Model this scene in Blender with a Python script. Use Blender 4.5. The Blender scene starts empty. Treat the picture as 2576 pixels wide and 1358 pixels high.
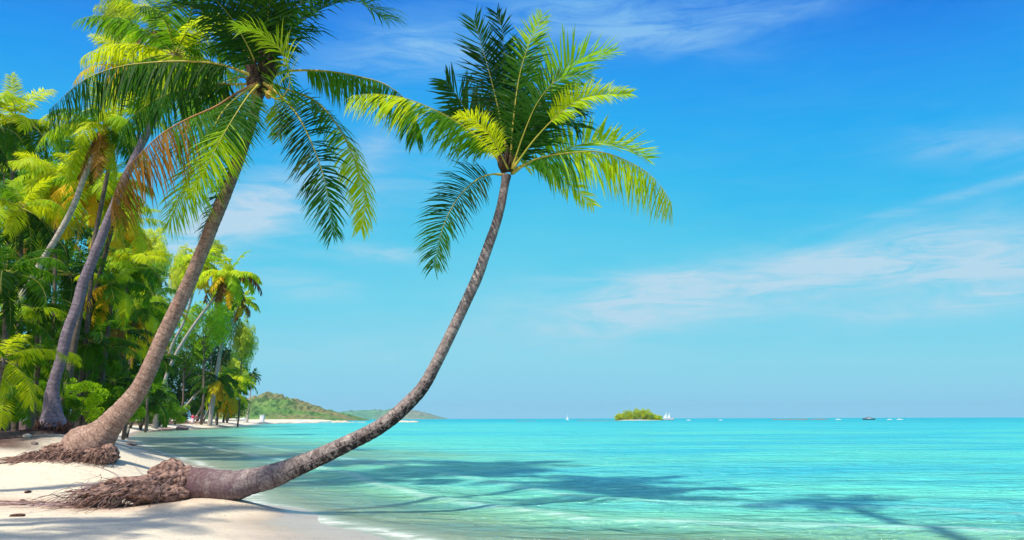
import bpy, math, random
import numpy as np
from mathutils import Vector, Matrix, Euler
SC = bpy.context.scene
R = math.radians
rng = random.Random(7)

# ------------------------------------------------------------------ camera
CAM_H, FPX = 1.4, 804.0
PITCH, ROLL = R(10.46), R(-0.15)
cam = bpy.data.cameras.new("camera"); cam.sensor_width = 36; cam.lens = FPX / 1024 * 36
cam.clip_end = 30000; cam.clip_start = 0.05
co = bpy.data.objects.new("camera", cam); SC.collection.objects.link(co)
CM = Euler((math.pi / 2 + PITCH, 0, 0)).to_matrix() @ Matrix.Rotation(ROLL, 3, 'Z')
co.matrix_world = Matrix.Translation((0, 0, CAM_H)) @ CM.to_4x4()
SC.camera = co

def ray(px, py):
    """direction through a point of the photograph (read in a 2576 x 1358 frame)"""
    return CM @ Vector(((px / 2576 - .5) * 1024 / FPX, (.5 - py / 1358) * 540 / FPX, -1))
def at(px, py, Y):
    d = ray(px, py); return Vector((0, 0, CAM_H)) + d * (Y / d.y)
def plane(px, py, z=0.0):
    d = ray(px, py); return Vector((0, 0, CAM_H)) + d * ((z - CAM_H) / d.z)
def gx(px, Y): return (px - 1288) / 2022.0 * Y

# ------------------------------------------------------------------ light
LD = Vector((.36, .45, -1)).normalized()
sun = bpy.data.lights.new("sun", 'SUN'); sun.energy = 4.5; sun.angle = R(1.2); sun.color = (1, .94, .78)
so = bpy.data.objects.new("sun", sun); SC.collection.objects.link(so)
so.rotation_euler = LD.to_track_quat('-Z', 'Y').to_euler()
SC.view_settings.view_transform = 'Standard'; SC.view_settings.look = 'None'
SC.view_settings.exposure = 0.38; SC.view_settings.gamma = 1.0
SC.cycles.max_bounces = 8; SC.cycles.transparent_max_bounces = 12
SC.cycles.diffuse_bounces = 2; SC.cycles.transmission_bounces = 4; SC.cycles.glossy_bounces = 2
SC.cycles.caustics_reflective = False; SC.cycles.caustics_refractive = False

def srgb(r, g, b):
    f = lambda c: (c / 255) / 12.92 if c / 255 <= .04045 else ((c / 255 + .055) / 1.055) ** 2.4
    return (f(r), f(g), f(b), 1)

class NT:
    def __init__(s, tree): s.t = tree; s.t.nodes.clear()
    def n(s, typ, **kw):
        nd = s.t.nodes.new(typ)
        for k, v in kw.items(): setattr(nd, k, v)
        return nd
    def put(s, sock, v):
        if isinstance(v, bpy.types.NodeSocket): s.t.links.new(v, sock)
        elif v is not None:
            if isinstance(v, (tuple, list)) and len(v) == 3 and sock.type == 'RGBA': v = (*v, 1)
            sock.default_value = v
    def m(s, op, a, b=None, c=None, clamp=False):
        nd = s.n('ShaderNodeMath', operation=op); nd.use_clamp = clamp
        for i, v in enumerate((a, b, c)):
            if v is not None: s.put(nd.inputs[i], v)
        return nd.outputs[0]
    def mix(s, f, a, b, blend='MIX'):
        nd = s.n('ShaderNodeMix', data_type='RGBA', blend_type=blend)
        s.put(nd.inputs[0], f); s.put(nd.inputs[6], a); s.put(nd.inputs[7], b); return nd.outputs[2]
    def ramp(s, f, stops, mode='LINEAR'):
        nd = s.n('ShaderNodeValToRGB'); cr = nd.color_ramp; cr.interpolation = mode
        while len(cr.elements) < len(stops): cr.elements.new(.5)
        for e, (p, c) in zip(cr.elements, stops):
            e.position = p; e.color = c if len(c) == 4 else (*c, 1)
        s.put(nd.inputs[0], f); return nd.outputs[0]
    def noise(s, vec, scale, detail=3, rough=.55, dist=0):
        nd = s.n('ShaderNodeTexNoise'); s.put(nd.inputs['Vector'], vec)
        nd.inputs['Scale'].default_value = scale; nd.inputs['Detail'].default_value = detail
        nd.inputs['Roughness'].default_value = rough; nd.inputs['Distortion'].default_value = dist
        return nd.outputs['Fac']
    def scale(s, vec, sc, rot=(0, 0, 0)):
        nd = s.n('ShaderNodeMapping'); s.put(nd.inputs[0], vec)
        nd.inputs['Scale'].default_value = sc; nd.inputs['Rotation'].default_value = rot; return nd.outputs[0]
    def rng(s, v, a, b, c=0., d=1.):
        nd = s.n('ShaderNodeMapRange'); s.put(nd.inputs[0], v)
        for i, x in enumerate((a, b, c, d)): nd.inputs[i + 1].default_value = x
        return nd.outputs[0]
    def attr(s, name): return s.n('ShaderNodeAttribute', attribute_name=name).outputs['Fac']
    def bump(s, h, strength, dist=.02):
        nd = s.n('ShaderNodeBump'); nd.inputs['Strength'].default_value = strength
        nd.inputs['Distance'].default_value = dist; s.put(nd.inputs['Height'], h); return nd.outputs[0]

# ---- sky: Nishita plus a deeper tropical blue and thin cirrus, all by direction
W = bpy.data.worlds.new("World"); SC.world = W; W.use_nodes = True
k = NT(W.node_tree)
tc = k.n('ShaderNodeTexCoord').outputs['Generated']
sep = k.n('ShaderNodeSeparateXYZ'); k.put(sep.inputs[0], tc)
X, Yd, Z = sep.outputs
el = k.m('MULTIPLY', k.m('ARCSINE', Z), 180 / math.pi)
az = k.m('MULTIPLY', k.m('ARCTAN2', X, Yd), 180 / math.pi)
def azel(px, py):
    d = ray(px, py).normalized(); return math.degrees(math.atan2(d.x, d.y)), math.degrees(math.asin(d.z))
EXPO = 2 ** -SC.view_settings.exposure
def sk(r, g, b): c = srgb(r, g, b); return tuple(x * EXPO for x in c[:3])
stops = [(1052, (146, 212, 242)), (1010, (140, 208, 238)), (900, (136, 215, 236)), (760, (108, 212, 238)), (600, (78, 202, 238)), (450, (48, 188, 241)),
         (300, (32, 172, 243)), (150, (26, 152, 241)), (0, (24, 128, 232))]
st = [(max(0, azel(1288, y)[1]) / 90, sk(*c)) for y, c in stops] + [(.6, sk(40, 120, 215)), (1., sk(40, 115, 205))]
wob = k.m('MULTIPLY', k.m('SUBTRACT', k.noise(tc, 2.2, 3), .5), 6.0)
elw = k.m('ADD', el, k.m('MULTIPLY', wob, k.rng(el, 3, 14)))
elw = k.m('ADD', elw, k.m('MULTIPLY', k.rng(k.m('ABSOLUTE', k.m('SUBTRACT', az, -3.)), 5, 36), k.rng(el, 1, 14, .5, 2.6)))
base = k.ramp(k.m('DIVIDE', elw, 90), st)
nish = k.n('ShaderNodeTexSky', sky_type='NISHITA'); nish.sun_disc = False
nish.sun_elevation = math.asin(-LD.z); nish.sun_rotation = math.atan2(-LD.x, -LD.y)
nish.air_density = 1.0; nish.dust_density = .6; nish.ozone_density = 2.0
nsc = k.mix(1.0, nish.outputs[0], (.1, .1, .1, 1), 'MULTIPLY')
base = k.mix(.04, base, nsc)
blobs = [ # px, py, half length, half width, tilt(deg, + rises to the right), strength
    (1600, 738, 125, 24, 11, .75), (1950, 695, 360, 40, 8, .66), (2120, 672, 170, 24, 6, .4), (2450, 640, 260, 58, 3, .55),
    (2540, 668, 260, 26, 2, .45), (1700, 800, 300, 24, 6, .4), (1400, 800, 260, 60, 0, .3), (2350, 775, 320, 26, 3, .42), (2560, 735, 160, 20, 4, .4),
    (2420, 490, 330, 9, 9, .3), (2480, 360, 200, 28, -4, .3), (1700, 695, 240, 10, 0, .3), (1460, 60, 150, 34, -10, .55), (1600, 25, 260, 38, -6, .4),
    (1850, 50, 240, 30, 4, .3), (1080, 60, 160, 34, 0, .3), (980, 150, 190, 34, 6, .5), (1120, 130, 130, 26, -8, .4), (660, 500, 120, 40, 20, .6), (560, 560, 160, 40, 12, .5),
    (930, 380, 70, 34, 30, .32), (930, 638, 110, 16, 0, .42), (740, 715, 120, 22, -4, .42), (450, 660, 120, 60, 20, .45), (1640, 90, 200, 26, -12, .38),
    (900, 470, 260, 60, 20, .22), (800, 880, 300, 30, 0, .12)]
acc = None
for (px, py, a, b, t, s) in blobs:
    A, E = azel(px, py); sx = abs(azel(px + 10, py)[0] - A) / 10; sy = abs(azel(px, py - 10)[1] - E) / 10
    dx = k.m('SUBTRACT', az, A); dy = k.m('SUBTRACT', el, E); c_, s_ = math.cos(R(t)), math.sin(R(t))
    b = b * 1.3; u = k.m('DIVIDE', k.m('ADD', k.m('MULTIPLY', dx, c_), k.m('MULTIPLY', dy, s_)), a * sx)
    v = k.m('DIVIDE', k.m('SUBTRACT', k.m('MULTIPLY', dy, c_), k.m('MULTIPLY', dx, s_)), b * sy)
    q = k.m('ADD', k.m('MULTIPLY', u, u), k.m('MULTIPLY', v, v))
    g = k.m('MULTIPLY', k.m('EXPONENT', k.m('MULTIPLY', q, -.8)), s * 1.25)
    acc = g if acc is None else k.m('ADD', acc, g)
cv = k.n('ShaderNodeCombineXYZ'); k.put(cv.inputs[0], az); k.put(cv.inputs[1], el)
wisp = k.noise(k.scale(cv.outputs[0], (.13, .72, 1), (0, 0, R(-8))), 1.0, 8, .66, .9)
fine = k.noise(k.scale(cv.outputs[0], (.35, 1.3, 1), (0, 0, R(-12))), 1.0, 6, .6, .3)
tex = k.m('MULTIPLY', k.rng(wisp, .33, .70), k.rng(fine, .2, .7, .62, 1.12))
mask = k.m('MINIMUM', k.m('ADD', k.m('MULTIPLY', acc, k.m('ADD', .22, k.m('MULTIPLY', tex, 1.15))), k.m('MULTIPLY', tex, .05)), .85)
cloudc = k.ramp(k.m('DIVIDE', el, 40), [(0, sk(185, 218, 236)), (.35, sk(196, 220, 238)), (.75, sk(120, 190, 242))])
col = k.mix(mask, base, cloudc)
# fill light: sky made brighter and whiter on the sun's side (behind the camera and overhead)
dt = k.n('ShaderNodeVectorMath', operation='DOT_PRODUCT'); k.put(dt.inputs[0], tc); dt.inputs[1].default_value = tuple(-LD)
col = k.mix(k.rng(dt.outputs['Value'], .42, .97), col, (.72, .78, 1.0, 1))
bg = k.n('ShaderNodeBackground'); k.put(bg.inputs[0], col); bg.inputs[1].default_value = 1.0
wo = k.n('ShaderNodeOutputWorld'); k.t.links.new(bg.outputs[0], wo.inputs[0])

# ------------------------------------------------------------------ helpers
def tag(o, label=None, cat=None, group=None, kind=None):
    if label: o['label'] = label
    if cat: o['category'] = cat
    if group: o['group'] = group
    if kind: o['kind'] = kind
    return o
def empty(name, loc, label, cat, group=None):
    o = bpy.data.objects.new(name, None); SC.collection.objects.link(o); o.location = loc
    o.empty_display_size = .2
    return tag(o, label, cat, group)
def link(name, me, parent=None):
    o = bpy.data.objects.new(name, me); SC.collection.objects.link(o)
    if parent: o.parent = parent
    return o

class MB:
    def __init__(s): s.v = []; s.f = []; s.mi = []; s.uv = []
    def add(s, vs, fs, mi=0, uvs=None):
        b = len(s.v); s.v.extend([tuple(p) for p in vs])
        for f in fs: s.f.append(tuple(i + b for i in f)); s.mi.append(mi)
        s.uv.extend(uvs if uvs is not None else [(0, 0)] * len(vs))
    def tube(s, pts, rads, seg=8, mi=0, caps=True, v0=0.):
        pts = [Vector(p) for p in pts]; n = len(pts); vs = []; uvs = []; fs = []
        up = None; L = v0
        for i, p in enumerate(pts):
            T = (pts[min(i + 1, n - 1)] - pts[max(i - 1, 0)]).normalized()
            if up is None: up = Vector((0, 0, 1)) if abs(T.z) < .9 else Vector((0, 1, 0))
            sd = T.cross(up).normalized(); up = sd.cross(T).normalized()
            if i: L += (p - pts[i - 1]).length
            for j in range(seg):
                a = 2 * math.pi * j / seg
                r = rads[i](a, L) if callable(rads[i]) else rads[i]
                vs.append(p + (sd * math.cos(a) + up * math.sin(a)) * r); uvs.append((j / seg, L))
        for i in range(n - 1):
            for j in range(seg):
                j2 = (j + 1) % seg; fs.append((i * seg + j, i * seg + j2, (i + 1) * seg + j2, (i + 1) * seg + j))
        if caps: fs.append(tuple(range(seg))[::-1]); fs.append(tuple((n - 1) * seg + j for j in range(seg)))
        s.add(vs, fs, mi, uvs)
    def box(s, c, d, mi=0, rz=0.):
        c = Vector(c); M = Matrix.Rotation(rz, 3, 'Z'); vs = []
        for x in (-1, 1):
            for y in (-1, 1):
                for z in (-1, 1): vs.append(c + M @ Vector((x * d[0] / 2, y * d[1] / 2, z * d[2] / 2)))
        s.add(vs, [(0, 1, 3, 2), (4, 6, 7, 5), (0, 4, 5, 1), (2, 3, 7, 6), (0, 2, 6, 4), (1, 5, 7, 3)], mi)
    def mesh(s, name, mats, smooth=True, origin=None):
        me = bpy.data.meshes.new(name)
        v = np.array(s.v, dtype=np.float64)
        if origin is not None: v = v - np.array(tuple(origin))
        me.from_pydata(v.tolist(), [], s.f)
        me.polygons.foreach_set('material_index', s.mi)
        if smooth: me.polygons.foreach_set('use_smooth', [True] * len(s.f))
        for m in (mats if isinstance(mats, (list, tuple)) else [mats]): me.materials.append(m)
        uvl = me.uv_layers.new(name='uv'); li = np.zeros(len(me.loops), dtype=np.int32)
        me.loops.foreach_get('vertex_index', li)
        uvl.data.foreach_set('uv', np.array(s.uv, dtype=np.float32)[li].ravel())
        me.update(); return me
    def build(s, name, mats, parent=None, smooth=True, origin=None):
        return link(name, s.mesh(name, mats, smooth, origin), parent)

def crom(ctrl, n):
    """Catmull-Rom through ctrl (tuples of any length), n samples, roughly even"""
    P = np.array([tuple(c) for c in ctrl], dtype=float)
    P = np.vstack([2 * P[0] - P[1], P, 2 * P[-1] - P[-2]])
    out = []; m = len(P) - 3
    for i in range(m):
        p0, p1, p2, p3 = P[i:i + 4]
        for t in np.linspace(0, 1, 24, endpoint=(i == m - 1)):
            out.append(.5 * ((2 * p1) + (-p0 + p2) * t + (2 * p0 - 5 * p1 + 4 * p2 - p3) * t * t + (-p0 + 3 * p1 - 3 * p2 + p3) * t ** 3))
    out = np.array(out); d = np.r_[0, np.cumsum(np.linalg.norm(np.diff(out[:, :3], axis=0), axis=1))]
    q = np.linspace(0, d[-1], n)
    return np.stack([np.interp(q, d, out[:, j]) for j in range(out.shape[1])], 1)

def np_mesh(name, V, F, mats, smooth=False, attrs=None):
    me = bpy.data.meshes.new(name); nv, nf = len(V), len(F); k_ = F.shape[1]
    me.vertices.add(nv); me.vertices.foreach_set('co', V.astype(np.float32).ravel())
    me.loops.add(nf * k_); me.loops.foreach_set('vertex_index', F.astype(np.int32).ravel())
    me.polygons.add(nf); me.polygons.foreach_set('loop_start', np.arange(0, nf * k_, k_, dtype=np.int32))
    me.polygons.foreach_set('use_smooth', np.full(nf, smooth)); me.update(calc_edges=True); me.validate()
    for a, vals in (attrs or {}).items():
        at_ = me.attributes.new(a, 'FLOAT', 'POINT'); at_.data.foreach_set('value', vals.astype(np.float32))
    for m in (mats if isinstance(mats, (list, tuple)) else [mats]): me.materials.append(m)
    return me

# ------------------------------------------------------------------ materials
def mat(name): m = bpy.data.materials.new(name); m.use_nodes = True; return m, NT(m.node_tree)
def out(k, sh): o = k.n('ShaderNodeOutputMaterial'); k.t.links.new(sh, o.inputs[0]); return o
def principled(k, col, rough=.6, normal=None, spec=.5):
    p = k.n('ShaderNodeBsdfPrincipled'); k.put(p.inputs['Base Color'], col); k.put(p.inputs['Roughness'], rough)
    p.inputs['Specular IOR Level'].default_value = spec
    if normal is not None: k.put(p.inputs['Normal'], normal)
    return p.outputs[0]

def leaf_mat(name, c1, c2, tr, amount=.45, rough=.5, nscale=1.2, spec=.1):
    m, k = mat(name); g = k.n('ShaderNodeNewGeometry'); oi = k.n('ShaderNodeObjectInfo')
    f = k.m('ADD', k.m('MULTIPLY', k.noise(g.outputs['Position'], nscale, 3), .9), k.m('MULTIPLY', k.m('SUBTRACT', oi.outputs['Random'], .5), .6))
    f = k.m('ADD', f, k.m('MULTIPLY', k.m('SUBTRACT', g.outputs['Random Per Island'], .5), .35))
    f = k.rng(f, .25, .75); col = k.mix(f, c1, c2)
    trc = k.mix(f, tr, tuple(x * 1.25 for x in tr[:3]))
    p = principled(k, col, rough, spec=spec)
    t = k.n('ShaderNodeBsdfTranslucent'); k.put(t.inputs[0], trc)
    ms = k.n('ShaderNodeMixShader'); ms.inputs[0].default_value = amount
    k.t.links.new(p, ms.inputs[1]); k.t.links.new(t.outputs[0], ms.inputs[2]); out(k, ms.outputs[0]); return m
M = {}
M['leaf_green'] = leaf_mat('palm_leaf_green', (.012, .07, .003), (.065, .18, .005), (.17, .38, .008))
M['leaf_bright'] = leaf_mat('palm_leaf_bright', (.18, .36, .005), (.52, .58, .008), (.72, .78, .012), .42)
M['leaf_yellow'] = leaf_mat('palm_leaf_yellow', (.50, .44, .008), (.80, .42, .010), (.9, .6, .02))
M['leaf_brown'] = leaf_mat('palm_leaf_brown', (.10, .045, .010), (.26, .13, .018), (.42, .22, .02), .3)
M['leaf_shaded'] = leaf_mat('palm_leaf_shaded', (.006, .035, .003), (.025, .10, .004), (.06, .2, .006), .3)  # darkest leaf tone: shade within the crowns put into the colour
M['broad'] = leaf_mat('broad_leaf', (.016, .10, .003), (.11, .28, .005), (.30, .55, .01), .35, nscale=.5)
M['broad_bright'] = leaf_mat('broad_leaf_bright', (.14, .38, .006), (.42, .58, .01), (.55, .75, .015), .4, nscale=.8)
M['broad_dark'] = leaf_mat('broad_leaf_shaded', (.004, .028, .003), (.018, .07, .004), (.05, .16, .006), .2, nscale=.4)  # near-black leaves: shade behind the palms painted into the colour
M['needle'] = leaf_mat('casuarina_needle', (.34, .46, .03), (.66, .70, .05), (.7, .76, .06), .3, nscale=.25)
M['islet'] = leaf_mat('islet_leaf', (.34, .48, .01), (.70, .70, .02), (.5, .6, .03), .25, nscale=.35)
M['hill'] = leaf_mat('hill_canopy', (.06, .13, .03), (.20, .27, .05), (.2, .3, .05), .15, .8, nscale=.04, spec=.1)

def simple(name, c1, c2, scale=8, rough=.7, bump=.3, spec=.3, dist=.01):
    m, k = mat(name); tcn = k.n('ShaderNodeTexCoord').outputs['Object']
    n = k.noise(tcn, scale, 5, .6)
    out(k, principled(k, k.mix(k.rng(n, .35, .65), c1, c2), rough, k.bump(n, bump, dist), spec)); return m
M['rachis'] = simple('frond_rachis', (.30, .30, .03), (.48, .36, .06), 5, .5)
M['rachis_brown'] = simple('frond_rachis_brown', (.30, .13, .04), (.42, .2, .07), 5, .6)
M['sheath'] = simple('crown_sheath', (.012, .008, .005), (.07, .04, .02), 14, .9, .8)
M['coconut'] = simple('coconut', (.35, .16, .03), (.5, .3, .05), 6, .5)
M['root'] = simple('root_fibre', (.055, .028, .024), (.42, .26, .21), 16, .95, 1., .1, .04)
M['root_dark'] = simple('root_dark', (.05, .025, .02), (.17, .08, .06), 12, .95, 1., .1, .03)
M['root_grey'] = simple('root_grey', (.20, .12, .13), (.42, .32, .30), 18, .9, .6, .15)
M['rock'] = simple('rock', (.12, .09, .09), (.30, .22, .20), 2.5, .95, .7, .2, .1)
M['rock_pale'] = simple('pale_rock', (.42, .33, .25), (.65, .55, .42), 1.5, .95, .6, .2, .1)
M['white'] = simple('white_paint', (.75, .75, .76), (.82, .82, .82), 4, .5, .05)
M['pinkish'] = simple('pink_hull', (.62, .42, .42), (.7, .52, .5), 3, .5, .05)
M['darkhull'] = simple('dark_paint', (.05, .06, .09), (.09, .1, .13), 3, .5, .05)
M['redcloth'] = simple('red_cloth', (.75, .02, .10), (.8, .05, .16), 9, .85, .3)
M['pinkcloth'] = simple('pink_cloth', (.75, .5, .55), (.8, .6, .62), 9, .85, .3)
M['magenta'] = simple('magenta_cloth', (.55, .01, .22), (.65, .03, .3), 9, .85, .5)
M['bluecloth'] = simple('blue_cloth', (.35, .42, .68), (.5, .56, .78), 9, .85, .3)
M['whitecloth'] = simple('white_cloth', (.62, .6, .66), (.78, .75, .78), 9, .85, .5)
M['navycloth'] = simple('navy_cloth', (.02, .02, .05), (.04, .04, .08), 9, .85, .3)
M['skin'] = simple('skin', (.45, .24, .15), (.5, .28, .18), 6, .5, .05)
M['hair'] = simple('hair', (.015, .01, .008), (.03, .02, .015), 20, .5, .2)
M['canopyblue'] = simple('dark_red_roof', (.30, .07, .06), (.4, .12, .09), 4, .7, .1)

def trunk_mat(name, pale, mid, dark, ring=10., darkamt=.5, patch=.45, bumpd=.02, topshade=None):
    m, k = mat(name); uv = k.n('ShaderNodeUVMap', uv_map='uv').outputs[0]
    tcn = k.n('ShaderNodeTexCoord').outputs['Object']
    s = k.n('ShaderNodeSeparateXYZ'); k.put(s.inputs[0], uv)
    nz = k.noise(tcn, 3.5, 4); warp = k.m('MULTIPLY', k.m('SUBTRACT', nz, .5), .16)
    ph = k.m('MULTIPLY', k.m('ADD', s.outputs[1], warp), ring)
    saw = k.m('FRACT', ph)                                    # leaf scars
    scar = k.rng(saw, .0, .22, 1., 0.)
    rid = k.n('ShaderNodeTexWhiteNoise', noise_dimensions='1D'); k.put(rid.inputs['W'], k.m('FLOOR', ph))
    fib = k.noise(k.scale(tcn, (1, 1, 1)), 26, 4, .7)
    blot = k.noise(tcn, 5.5, 5, .65, .6)
    c = k.mix(k.rng(blot, .35, .62), pale, mid)
    c = k.mix(k.m('MULTIPLY', k.rng(fib, .40, .62), .7), c, dark)
    c = k.mix(k.m('MULTIPLY', rid.outputs[0], .28), c, tuple(x * .55 for x in mid[:3]))
    breakup = k.rng(k.noise(tcn, 7., 4, .7), .40, .56)
    c = k.mix(k.m('MULTIPLY', k.m('MULTIPLY', scar, breakup), darkamt), c, tuple(x * .3 for x in dark[:3]))
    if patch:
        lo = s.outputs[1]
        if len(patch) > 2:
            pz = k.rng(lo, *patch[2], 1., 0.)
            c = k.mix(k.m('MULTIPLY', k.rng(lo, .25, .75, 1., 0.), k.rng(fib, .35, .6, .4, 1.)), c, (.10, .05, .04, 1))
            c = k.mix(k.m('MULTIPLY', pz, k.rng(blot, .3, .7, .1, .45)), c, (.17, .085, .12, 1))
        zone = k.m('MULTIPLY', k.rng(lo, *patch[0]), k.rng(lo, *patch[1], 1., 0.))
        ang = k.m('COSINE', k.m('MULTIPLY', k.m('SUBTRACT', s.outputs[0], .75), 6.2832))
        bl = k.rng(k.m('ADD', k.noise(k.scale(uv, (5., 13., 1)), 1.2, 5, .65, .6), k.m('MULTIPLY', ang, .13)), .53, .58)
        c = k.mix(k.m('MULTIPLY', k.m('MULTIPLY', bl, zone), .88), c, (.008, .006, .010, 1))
    if topshade: c = k.mix(k.m('MULTIPLY', k.rng(s.outputs[1], *topshade), .72), c, tuple(x * .5 for x in dark[:3]))  # darker bark up top, with the crown's shade painted into it
    h = k.m('ADD', k.m('MULTIPLY', saw, .6), k.m('MULTIPLY', fib, .8))
    out(k, principled(k, c, .9, k.bump(h, .7, bumpd), .2)); return m
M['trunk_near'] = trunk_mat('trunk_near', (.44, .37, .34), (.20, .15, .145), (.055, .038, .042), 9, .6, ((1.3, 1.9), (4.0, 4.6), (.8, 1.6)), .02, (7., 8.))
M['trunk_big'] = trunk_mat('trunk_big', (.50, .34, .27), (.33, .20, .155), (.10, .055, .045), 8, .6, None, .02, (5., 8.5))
M['trunk_grey'] = trunk_mat('trunk_grey', (.30, .24, .28), (.19, .15, .19), (.07, .055, .08), 8, .7, None)
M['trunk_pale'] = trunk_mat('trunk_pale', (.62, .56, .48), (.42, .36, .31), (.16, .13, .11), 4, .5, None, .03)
M['trunk_shade'] = trunk_mat('trunk_shaded', (.22, .17, .14), (.13, .10, .08), (.05, .04, .03), 4, .5, None, .03)  # darker copy of the trunk, forest shade put into the colour
M['bark'] = simple('bark', (.10, .07, .05), (.22, .17, .13), 5, .95, .8)

# ------------------------------------------------------------------ terrain
SHORE = [(40, -60), (24, -8), (14, 1.5), (8, 5.3), (4, 7.6), (1.5, 8.4), (-.9, 8.9)]
for p in [(905, 1338), (745, 1308), (648, 1277), (575, 1235), (545, 1196), (470, 1163), (400, 1142), (345, 1118), (322, 1100), (345, 1087)]:
    q = plane(*p); SHORE.append((q.x, q.y))
SHORE += [(-45, 100), (-47, 118), (-50, 140), (-56, 165), (-62, 190), (-74, 240), (-80, 300), (-96, 420), (-112, 520), (-150, 620), (-260, 900), (-900, 1500), (-3000, 1500), (-3000, -60)]
SH = np.array(SHORE)
def shore_dist(P):
    """+ on land, - over water"""
    best = np.full(len(P), 1e18); inside = np.zeros(len(P), bool); n = len(SH)
    for i in range(n):
        a, b = SH[i], SH[(i + 1) % n]; ab = b - a
        t = np.clip(((P - a) @ ab) / (ab @ ab), 0, 1)
        d = P - (a + t[:, None] * ab); best = np.minimum(best, (d ** 2).sum(1))
        c = ((a[1] > P[:, 1]) != (b[1] > P[:, 1]))
        with np.errstate(divide='ignore', invalid='ignore'):
            xi = (b[0] - a[0]) * (P[:, 1] - a[1]) / (b[1] - a[1]) + a[0]
        inside ^= c & (P[:, 0] < xi)
    return np.where(inside, 1, -1) * np.sqrt(best)
def smooth(a, b, x): t = np.clip((x - a) / (b - a), 0, 1); return t * t * (3 - 2 * t)
_r = np.random.RandomState(3); WV = [(_r.uniform(-1, 1), _r.uniform(-1, 1), _r.uniform(0, 6.28)) for _ in range(14)]
def sines(x, y, f, n=7, ax=1., ay=1., o=0):
    s = 0
    for i in range(n):
        a, b, c = WV[(i + o) % 14]; s = s + np.sin(f * (1 + .35 * i) * (x * a * ax + y * b * ay) + c * (i + 1))
    return s / n
ANCH = []     # mounds that carry the three near palms
def ground_np(x, y):
    d = shore_dist(np.stack([x, y], 1)); wob = .35 * sines(x, y, .9) * smooth(2, 9, np.abs(d) + 4)
    kk = .068 + .175 * smooth(13, 20, y)
    land = 1.15 * (1 - np.exp(-kk * np.maximum(d, 0) / 1.15)) + .0006 * np.clip(d, 0, 300) + .035 * sines(x, y, 1.1) * smooth(.5, 4, d)
    land += (.016 * sines(x, y, 3.4, 7, .6, 1.4, 3) + .010 * sines(x, y, 9., 7, .8, 1.3, 6)) * np.clip(1 - (np.hypot(x, y) - 20) / 20, 0, 1) + .006 * sines(x, y, 3.4, 7, .5, 1.4, 3) * smooth(.3, 1.5, d)
    dw = np.maximum(-d, 0)
    sea = -(.03 * np.minimum(dw, .8) + .075 * np.clip(dw - .8, 0, 22) + .012 * np.clip(dw - 22, 0, 250) + .02 * np.clip(dw - 270, 0, 300))
    sea = sea * (1 - .72 * smooth(17, 34, y) * (1 - smooth(110, 170, y)) * (1 - smooth(6, 22, dw)))
    sea *= 1 + .35 * sines(x, y, .35, 7, .5, 1.2, 5) * smooth(1, 6, dw)
    z = np.where(d > 0, land, sea)
    for (ax, ay, r, amp) in ANCH: z = z + amp * np.exp(-((x - ax) ** 2 + (y - ay) ** 2) / r ** 2)
    return z, d
def gz(x, y): return float(ground_np(np.array([float(x)]), np.array([float(y)]))[0][0])
P_NEAR = at(540, 1250, 12.2); P_BIG = at(215, 1148, 16.6); P_GREY = at(135, 1084, 21.0)
for p, r in ((P_NEAR, .9), (P_BIG, 1.5), (P_GREY, 2.2)):
    ANCH.append((p.x, p.y, r, p.z - gz(p.x, p.y)))
print('anchor z', [tuple(round(v, 2) for v in p) for p in (P_NEAR, P_BIG, P_GREY)], ANCH)

def polar(r0, r1, nr, lo_step, hi_step, half):
    th = [];  a = -180.
    while a < 180: th.append(a); a += lo_step if abs(a + .01) <= half else hi_step
    th = np.radians(np.array(th)); rr = np.r_[0, r0 * (r1 / r0) ** (np.arange(nr) / (nr - 1))]
    T, RR = np.meshgrid(th, rr); x = (RR * np.sin(T)).ravel(); y = (RR * np.cos(T)).ravel()
    nt = len(th); i, j = np.meshgrid(np.arange(nr), np.arange(nt), indexing='ij'); j2 = (j + 1) % nt
    F = np.stack([i * nt + j, (i + 1) * nt + j, (i + 1) * nt + j2, i * nt + j2], -1).reshape(-1, 4)
    return x, y, F[:, ::-1]
x, y, F = polar(.6, 4600, 400, .3, 6, 42)
z, d = ground_np(x, y)
soil = smooth(3.2, 4.6, d + .5 * sines(x, y, 1.3)) * smooth(17.6, 18.8, y + .35 * sines(x, y, 2.)) * (1 - smooth(150, 200, y))
soil = np.maximum(soil, smooth(9, 14, d) * smooth(12, 30, y) * (1 - smooth(150, 200, y)))
litter = np.exp(-(((x + 6.3) / 2.2) ** 2 + ((y - 12.2) / .75) ** 2)) * 1.0
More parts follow.
